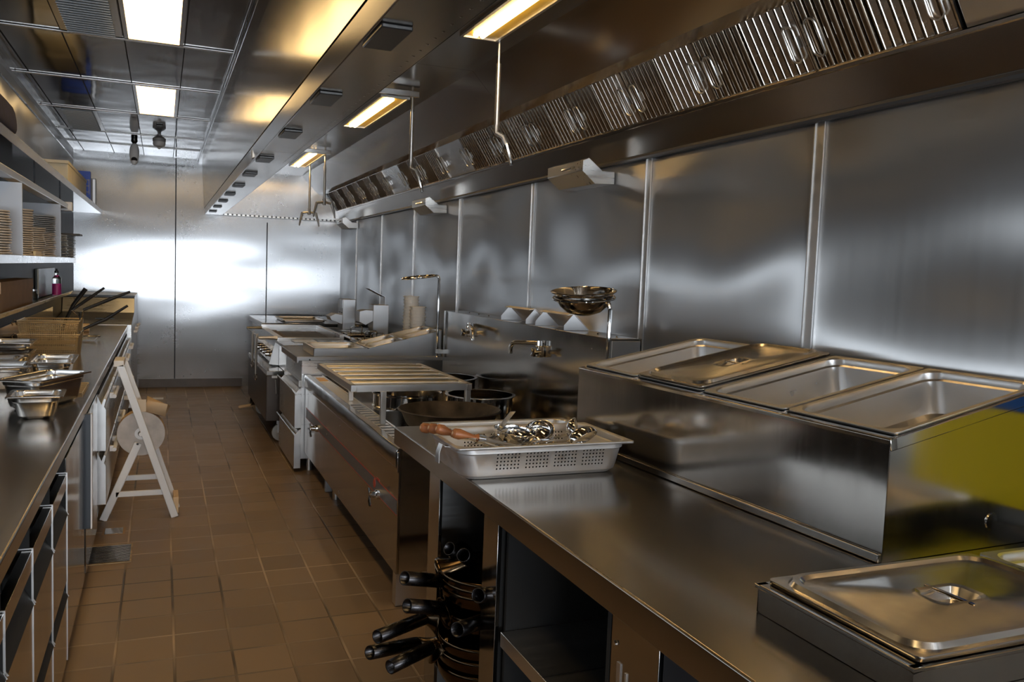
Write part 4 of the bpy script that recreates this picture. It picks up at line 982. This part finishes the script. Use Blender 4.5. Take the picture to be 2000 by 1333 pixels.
# floor drains
r = thing('floor_drain', 'square slotted metal drain grating in the tiled floor', 'drain', (-.27, 4.82, 0))
b = MB(); b.box(-.40, -.14, 4.665, 4.675, .001, .006); b.box(-.40, -.14, 4.965, 4.975, .001, .006); b.box(-.40, -.392, 4.675, 4.965, .001, .006); b.box(-.148, -.14, 4.675, 4.965, .001, .006)
b.build('frame', plain('worn_brass', (.36, .25, .13), .5, noise=.4, scale=20), r)
MB().box(-.392, -.148, 4.675, 4.965, .0008, .0015).build('pit', M['void'], r)  # flat near-black sheet standing in for the shaded depth under the bars
for i in range(13):
    y = 4.688+i*.0218; MB().box(-.392, -.148, y, y+.008, .0016, .006).build('grate_bar', M['pan'], r)
r = thing('floor_plate', 'small rectangular steel inspection plate in the floor tiles', 'cover plate', (-.245, 5.24, 0))
MB().box(-.295, -.20, 5.185, 5.30, .0008, .004).build('plate', M['steel'], r, bevel=.001)
MB().box(-.308, -.187, 5.172, 5.313, .0005, .0015).build('rim', plain('mortar_rim', (.3, .19, .11), .7), r)
r = thing('floor_plate', 'narrow white plate on the floor near the back wall', 'cover plate', (-.035, 10.3, 0))
MB().box(-.095, .02, 10.24, 10.38, .0008, .004).build('plate', M['white'], r, bevel=.001)

# pans on the left worktop
def lpan(x, y, w_, l_, d, rz, lab, grp='steel pans on the left worktop', mt='pan', z=None):
    z = ZT+d+.002 if z is None else z
    r = thing('food_pan', lab, 'pan', (x, y, z-d), grp)
    gn(MB(), w_, l_, d, T(x, y, z, rz=rz), r=.035).build('container', M[mt], r, solid=.0015)
lpan(-.455, 3.775, .195, .215, .092, .03, 'small deep steel pan at the front of the left worktop')
lpan(-.462, 4.09, .20, .40, .125, -.42, 'larger deep pan set askew right behind the small front pan')
lpan(-.74, 4.60, .34, .28, .115, .05, 'round cornered pan at the left edge of the photo, on the left worktop')
lpan(-.50, 4.78, .20, .42, .125, .02, 'long narrow pan behind the askew pan, beside the worktop edge')
lpan(-.80, 5.03, .24, .30, .10, .0, 'pan behind at the left edge, below the wire baskets')
lpan(-.80, 5.60, .22, .32, .08, .02, 'lower of two stacked trays left of the wire baskets')
lpan(-.80, 5.60, .24, .34, .05, .02, 'upper of two stacked trays left of the wire baskets', z=ZT+.142)
r = thing('wire_rack', 'small flat wire rack lying on the left worktop by the askew pan', 'rack', (-.37, 4.5, ZT))
g = MB(); g.tube([(-.43, 4.36, .93), (-.34, 4.36, .93), (-.34, 4.72, .93), (-.43, 4.72, .93), (-.43, 4.36, .93)], .003, 6)
for k in range(10): g.tube([(-.43, 4.39+k*.034, .931), (-.34, 4.39+k*.034, .931)], .0018, 5)
g.tube([(-.34, 4.36, .93), (-.34, 4.36, .922)], .003, 6); g.tube([(-.34, 4.72, .93), (-.34, 4.72, .922)], .003, 6); g.build('wires', M['gold'], r)
# wire fryer baskets
def basket(x, y, z, w_, l_, h, lab, rim=True, hd=None):
    r = thing('fryer_basket', lab, 'basket', (x, y, z), 'wire fryer baskets on the left worktop')
    g = MB(); tp = .016; n = 26
    X0, X1, Y0, Y1 = x-w_/2, x+w_/2, y-l_/2, y+l_/2
    for k in range(n+1):
        xx = X0 + (X1-X0)*k/n; xb = x + (xx-x)*(1-2*tp/w_*1.3)
        g.tube([(xx, Y0, z+h), (xb, Y0+tp, z), (xb, Y1-tp, z), (xx, Y1, z+h)], .0011, 4, cap=False)
    m_ = 12
    for k in range(m_+1):
        zz = z + h*k/m_; t = tp*(1-k/m_)
        g.tube([(X0+t, Y0+t, zz), (X1-t, Y0+t, zz), (X1-t, Y1-t, zz), (X0+t, Y1-t, zz), (X0+t, Y0+t, zz)], .0011, 4, cap=False)
    for k in range(14):
        yy = Y0 + tp + (Y1-Y0-2*tp)*k/13; g.tube([(X0, yy, z+h), (X0+tp, yy, z), (X1-tp, yy, z), (X1, yy, z+h)], .0011, 4, cap=False)
    g.build('wire_mesh', M['gold'], r)
    f = MB(); f.tube([(X0, Y0, z+h), (X1, Y0, z+h), (X1, Y1, z+h), (X0, Y1, z+h), (X0, Y0, z+h)], .0045, 6); f.tube([(X0, Y0, z+h-.012), (X1, Y0, z+h-.012)], .003, 6)
    for (a, b2) in ((X0, Y0), (X1, Y0), (X1, Y1), (X0, Y1)): f.tube([(a, b2, z+h), (a+(tp if a < x else -tp), b2+(tp if b2 < y else -tp), z)], .003, 6)
    f.build('frame', M['gold'], r)
    k_ = MB(); k_.tube([(X0, Y0+.03, z+h), (X0-.02, Y0+.02, z+h+.005), (X0-.035, Y0+.02, z+h-.012), (X0-.03, Y0+.03, z+h-.03)], .004, 6); k_.build('hook', M['chrome'], r)
    if hd:
        p0, p1, p2 = (Vector(q) for q in hd)
        MB().tube([(X1, Y0+.06, z+h), (X1+.002, Y0+.06, p0.z-.015), p0], .004, 6).tube([(X1, Y1-.06, z+h), p0], .004, 6).build('handle_wire', M['chrome'], r)
        MB().tube([p0, p1, p2], [.010, .012, .008], 10).build('handle', M['black'], r)
basket(-.655, 6.14, ZT+.002, .34, .30, .145, 'lower fryer basket of the stack on the left worktop', hd=((-.47, 6.14, 1.095), (-.34, 6.15, 1.16), (-.21, 6.16, 1.252)))
basket(-.655, 6.14, ZT+.088, .34, .30, .145, 'upper fryer basket of the stack on the left worktop', hd=((-.47, 6.12, 1.22), (-.33, 6.13, 1.285), (-.195, 6.14, 1.345)))
basket(-.70, 6.62, ZT+.002, .34, .28, .20, 'fryer basket standing behind the stacked ones on the left worktop', hd=((-.58, 6.6, 1.19), (-.48, 6.6, 1.27), (-.375, 6.6, 1.352)))
r = thing('frying_pan', 'black handled frying pan standing behind the fryer baskets', 'pan', (-.76, 7.2, ZT))
MB().lathe([(.13, .05), (.12, .012), (.10, 0), (0, 0)], 28, T(-.80, 7.10, ZT+.002)).build('body', M['blacksteel'], r, solid=.003)
MB().tube([(-.68, 7.18, 1.06), (-.62, 7.18, 1.20), (-.535, 7.18, 1.325)], [.012, .014, .017], 10).tube([(-.70, 7.12, .965), (-.68, 7.18, 1.06)], .012, 8).build('handle', M['black'], r)
r = thing('rolling_pin', 'short pale wooden roller on the left worktop beyond the baskets', 'roller', (-.6, 8.2, ZT))
MB().tube([(-.80, 8.2, .957), (-.585, 8.2, .957)], .035, 16).build('roller', M['palewood'], r)
r = thing('utensil_tray', 'narrow steel tray with rods on the left worktop beyond the baskets', 'tray', (-.56, 7.4, ZT))
MB().sheet([(-.75, .95), (-.74, .923), (-.48, .923), (-.465, .945)], 'y', 7.28, 7.42, .002).build('tray', M['satin'], r)
MB().tube([(-.74, 7.33, .94), (-.44, 7.32, .955)], .008, 8).build('rod', M['chrome'], r); MB().tube([(-.74, 7.38, .94), (-.45, 7.38, .945)], .007, 8).build('rod', M['chrome'], r)
# far appliance with sloping front
r = thing('countertop_appliance', 'low stainless appliance with sloping front at the far end of the left worktop', 'appliance', (-.6, 9.8, 0))
MB().prism([(9.06, .10), (9.06, .925), (9.95, .99), (10.02, 1.165), (11.2, 1.165), (11.2, .10)], 'x', XL+.005, -.275).build('body', M['steelx'], r, bevel=.003)
MB().box(XL+.01, -.272, 9.995, 10.012, 1.155, 1.175).build('top_trim', M['black'], r)
MB().box(-.62, -.45, 9.45, 9.53, .955, .962).build('slot', M['black'], r)
MB().box(-.80, -.31, 9.08, 11.15, .004, .10).build('plinth', M['slate'], r)
for i in range(3):
    MB().tube([(-.262, 9.3+i*.5, .84), (-.24, 9.3+i*.5, .84), (-.235, 9.5+i*.5, .84)], .014, 8).build('lever', M['white'], r)

# ledge, wall shelf, high shelf
r = thing('wall_ledge', 'narrow steel ledge on the left wall above the worktop', 'shelf', (-.9, 6.5, 1.2))
MB().prism([(XL+.001, 1.195), (-.82, 1.205), (-.80, 1.235), (-.805, 1.238), (-.82, 1.212), (XL+.001, 1.202)], 'y', 4.12, 9.25).build('ledge', M['steelx'], r, bevel=.001)
r = thing('cardboard_box', 'brown cardboard box on the narrow ledge at the left edge', 'box', (-.9, 6.2, 1.21))
MB().box(-.955, -.845, 5.5, 6.82, 1.211, 1.40).build('carton', M['cardboard'], r, bevel=.002)
MB().box(-.843, -.838, 5.5, 6.8, 1.335, 1.40).build('flap', M['cardboard'], r)
r = thing('jar', 'small clear glass jar on the ledge beside the cardboard box', 'jar', (-.88, 7.15, 1.21))
MB().lathe([(0, .001), (.028, 0), (.03, .004), (.03, .06), (.022, .072), (.022, .085), (.0, .086)], 20, T(-.88, 7.15, 1.213)).build('body', M['glass'], r)
MB().lathe([(.024, 0), (.024, .014), (0, .015)], 16, T(-.88, 7.15, 1.298)).build('lid', M['satin'], r)
r = thing('bottle', 'clear bottle half full of pink liquid on the ledge', 'bottle', (-.88, 8.65, 1.21))
MB().lathe([(0, .001), (.036, 0), (.038, .005), (.038, .15), (.016, .18), (.016, .20), (0, .201)], 24, T(-.88, 8.65, 1.213)).build('body', M['glass'], r)
MB().lathe([(0, .003), (.034, .003), (.034, .105), (0, .105)], 24, T(-.88, 8.65, 1.213)).build('liquid', M['pink'], r)
MB().lathe([(.018, 0), (.018, .02), (.008, .025), (.008, .04), (0, .041)], 14, T(-.88, 8.65, 1.412)).build('spray_cap', M['black'], r)
r = thing('chalkboard', 'dark board with a pale edge leaning on the left wall above the ledge', 'board', (-.95, 8.6, 1.21))
MB().box(-.966, -.95, 7.95, 9.2, 1.212, 1.455).build('panel', plain('dark_olive', (.035, .034, .026), .4, noise=.3, scale=6), r, bevel=.002)
MB().box(-.95, -.944, 7.95, 7.99, 1.225, 1.45).build('edge_strip', M['cream'], r)
# plate shelf
r = thing('wall_shelf', 'lower steel wall shelf on the left stacked with plates', 'shelf', (-.8, 6, 1.53))
MB().prism([(XL+.001, 1.515), (-.672, 1.515), (-.672, 1.556), (-.676, 1.556), (-.68, 1.545), (XL+.001, 1.545)], 'y', 2.4, 7.98).build('board', M['steelx'], r, bevel=.001)
MB().box(-.69, -.668, 7.95, 7.99, 1.51, 1.56).build('end_bracket', M['satin'], r)
for (y, lab, z1) in ((5.06, 'nearer', 1.93), (6.86, 'farther', 1.93)):
    p_ = MB().box(XL+.002, -.672, y, y+.02, 1.547, z1); p_.build('divider', plain('grey_panel_%s' % lab, (.42, .44, .48), .35, .3), r)
r = thing('heat_lamp_rail', 'slim metal heat lamp rail fixed under the high wall shelf', 'lamp rail', (-.72, 6, 2.0))
MB().box(-.76, -.70, 2.4, 7.7, 1.945, 1.985).build('housing', M['satin'], r, bevel=.004)
MB().box(-.755, -.675, 7.7, 7.78, 1.93, 2.0).build('junction_box', M['white'], r, bevel=.002)
for y in (4.3, 6.0, 7.4): MB().box(-.735, -.725, y, y+.03, 1.985, 2.094).build('hanger', M['slate'], r)
r = thing('wall_shelf', 'high polished steel wall shelf running along the left wall to the back', 'shelf', (-.8, 7, 2.11))
MB().prism([(XL+.001, 2.095), (-.672, 2.095), (-.668, 2.09), (-.66, 2.135), (-.665, 2.135), (-.676, 2.102), (XL+.001, 2.102)], 'y', 2.4, YB-.01).build('board', M['pol'], r, bevel=.0005)
r = thing('folded_cloth', 'navy folded cloth hanging over the high shelf at the left edge', 'cloth', (-.74, 4.62, 2.13))
b = MB()
b.loft([rrect(.15, .62, .05, 2.137, cx=-.75, cy=4.62), rrect(.17, .66, .06, 2.17, cx=-.75, cy=4.62), rrect(.15, .67, .06, 2.23, cx=-.745, cy=4.62), rrect(.16, .62, .06, 2.28, cx=-.755, cy=4.61), rrect(.10, .5, .04, 2.31, cx=-.76, cy=4.6)], cap0=True, cap1=True)
b.build('cloth', M['navy'], r, subd=1)
r = thing('storage_box', 'cream storage box standing on the high wall shelf', 'box', (-.8, 8.6, 2.1))
MB().box(-.93, -.70, 7.7, 9.45, 2.104, 2.30).build('body', M['cream'], r, bevel=.003)
MB().box(-.935, -.695, 7.68, 9.47, 2.30, 2.325).build('lid', M['cream'], r, bevel=.003)
r = thing('folder', 'bright blue folder standing upright on the high shelf beside the cream box', 'folder', (-.75, 9.8, 2.1))
MB().box(-.93, -.675, 9.62, 9.72, 2.104, 2.43).build('cover', M['blue'], r, bevel=.003)
b = MB()
for z in (2.34, 2.28, 2.22): b.box(-.92, -.69, 9.616, 9.62, z, z+.006)
MB().box(-.80, -.74, 9.616, 9.62, 2.235, 2.265).build('label_sticker', M['white'], r); b.box(-.69, -.684, 9.616, 9.62, 2.2, 2.35); b.build('line_print', M['grey'], r)
r = thing('file_box', 'grey file box at the far end of the high shelf', 'box', (-.76, 10.6, 2.1))
MB().box(-.93, -.67, 10.3, 10.42, 2.104, 2.42).build('body', M['grey'], r, bevel=.003)
MB().box(-.70, -.675, 10.296, 10.30, 2.11, 2.41).build('spine_strip', M['satin'], r)

# crockery on the plate shelf: stacks of individual plates and bowls
def plate(name, R, h, mt, lab, cat, grp, loc):
    r = thing(name, lab, cat, loc, grp)
    if name == 'bowl': pf = [(0, .002), (R*.35, 0), (R*.4, .003), (R*.75, h*.5), (R, h), (R*1.0, h+.003), (R*.96, h+.002)]
    else: pf = [(0, .002), (R*.55, 0), (R*.6, .002), (R, h), (R, h+.0035), (R*.96, h+.0035)]
    o = MB().lathe(pf, 24, Matrix.Translation(loc)).build('body', M[mt], r, solid=.003)
    return r
ST = [ # name, x, y, R, rise, pitch, n, material, label
 ('plate', -.80, 4.72, .125, .016, .0125, 17, 'china', 'cream plate in the nearest, left-edge stack on the wall shelf'),
 ('bowl', -.80, 5.28, .10, .045, .0155, 10, 'china', 'cream bowl in the low stack just beyond the nearest divider'),
 ('plate', -.80, 5.58, .11, .014, .0125, 12, 'china', 'cream plate in the stack second beyond the nearest divider'),
 ('bowl', -.82, 5.86, .10, .04, .0150, 17, 'china', 'cream bowl in the tall narrow stack in the middle of the shelf'),
 ('plate', -.80, 6.13, .11, .02, .0135, 13, 'china', 'cream plate in the middle stack with curved profile on the wall shelf'),
 ('plate', -.81, 6.52, .14, .014, .0125, 13, 'china', 'cream plate in the wide stack topped with grey plates'),
 ('plate', -.79, 7.18, .13, .012, .0120, 14, 'chinag', 'grey plate in the stack beyond the farther divider'),
 ('plate', -.79, 7.62, .15, .012, .0120, 15, 'chinag', 'grey plate in the end stack by the shelf bracket'),
]
ztop = {}
for (nm_, x, y, R, rise, pt, n, mt, lab) in ST:
    p = None
    for i in range(n):
        j_ = .002 if nm_ == 'bowl' else .006
        loc = (x+random.uniform(-j_, j_), y+random.uniform(-j_, j_), 1.5465+i*pt)
        if p is None: p = plate(nm_, R, rise, mt, lab, 'plate' if nm_ == 'plate' else 'bowl', 'crockery stacked on the wall shelf', loc)
        else: dup(p, loc, lab)
    ztop[y] = 1.5465+n*pt
p = None
for i in range(9):
    loc = (-.81+random.uniform(-.004, .004), 6.52+random.uniform(-.004, .004), ztop[6.52]+.001+i*.0125)
    lab = 'grey plate on top of the wide cream stack on the wall shelf'
    if p is None: p = plate('plate', .14, .012, 'chinag', lab, 'plate', 'crockery stacked on the wall shelf', loc)
    else: dup(p, loc, lab)
r = thing('serving_board', 'flat dark board lying on top of the end stack of plates', 'board', (-.74, 7.62, ztop[7.62]))
MB().box(-.90, -.60, 7.5, 7.74, ztop[7.62]+.005, ztop[7.62]+.018).build('board', plain('dark_wood', (.05, .04, .025), .5), r, bevel=.002)
r = thing('carton', 'small pale yellow carton on the wall shelf among the plates', 'carton', (-.70, 5.72, 1.547))
MB().box(-.69, -.677, 5.60, 5.86, 1.547, 1.585).build('body', plain('pale_yellow_card', (.7, .56, .3), .6), r, bevel=.001)

# ceiling devices
r = thing('ceiling_camera', 'white oval surveillance camera hanging from the far ceiling', 'camera', (-.27, 9.9, ZC))
MB().lathe([(0, ZC-.001), (.03, ZC-.001), (.032, ZC-.03), (.018, ZC-.05)], 20, T(-.278, 9.88, 0)).build('mount', M['black'], r)
MB().lathe([(.0, -.125), (.018, -.12), (.035, -.09), (.046, -.03), (.048, .02), (.042, .07), (.025, .105), (0, .115)], 24, T(-.278, 9.88, 2.672, rx=-.25) @ Matrix.Diagonal((1, .8, 1, 1))).build('housing', M['white'], r)
MB().lathe([(0, .012), (.024, .008), (.03, 0)], 20, T(-.278, 9.84, 2.605, rx=PI/2+.5)).build('lens', M['black'], r)
r = thing('ceiling_lamp', 'round grey caged ceiling fitting near the surveillance camera', 'lamp', (-.035, 9.3, ZC))
MB().lathe([(.015, ZC-.001), (.02, ZC-.02), (.05, ZC-.04), (.062, ZC-.05), (.062, ZC-.078), (.055, ZC-.08)], 24, T(-.035, 9.32, 0)).build('base', M['grey'], r)
MB().lathe([(.058, ZC-.08), (.06, ZC-.105), (.05, ZC-.125), (.02, ZC-.135), (.014, ZC-.15), (0, ZC-.155)], 24, T(-.035, 9.32, 0)).build('globe', plain('opal_plastic', (.55, .56, .58), .3), r)
r = thing('ceiling_sensor', 'tiny dark sensor on the far ceiling panel', 'sensor', (-.04, 8.75, ZC))
MB().box(-.06, .0, 8.72, 8.78, ZC-.02, ZC-.001).build('body', M['black'], r, bevel=.004)
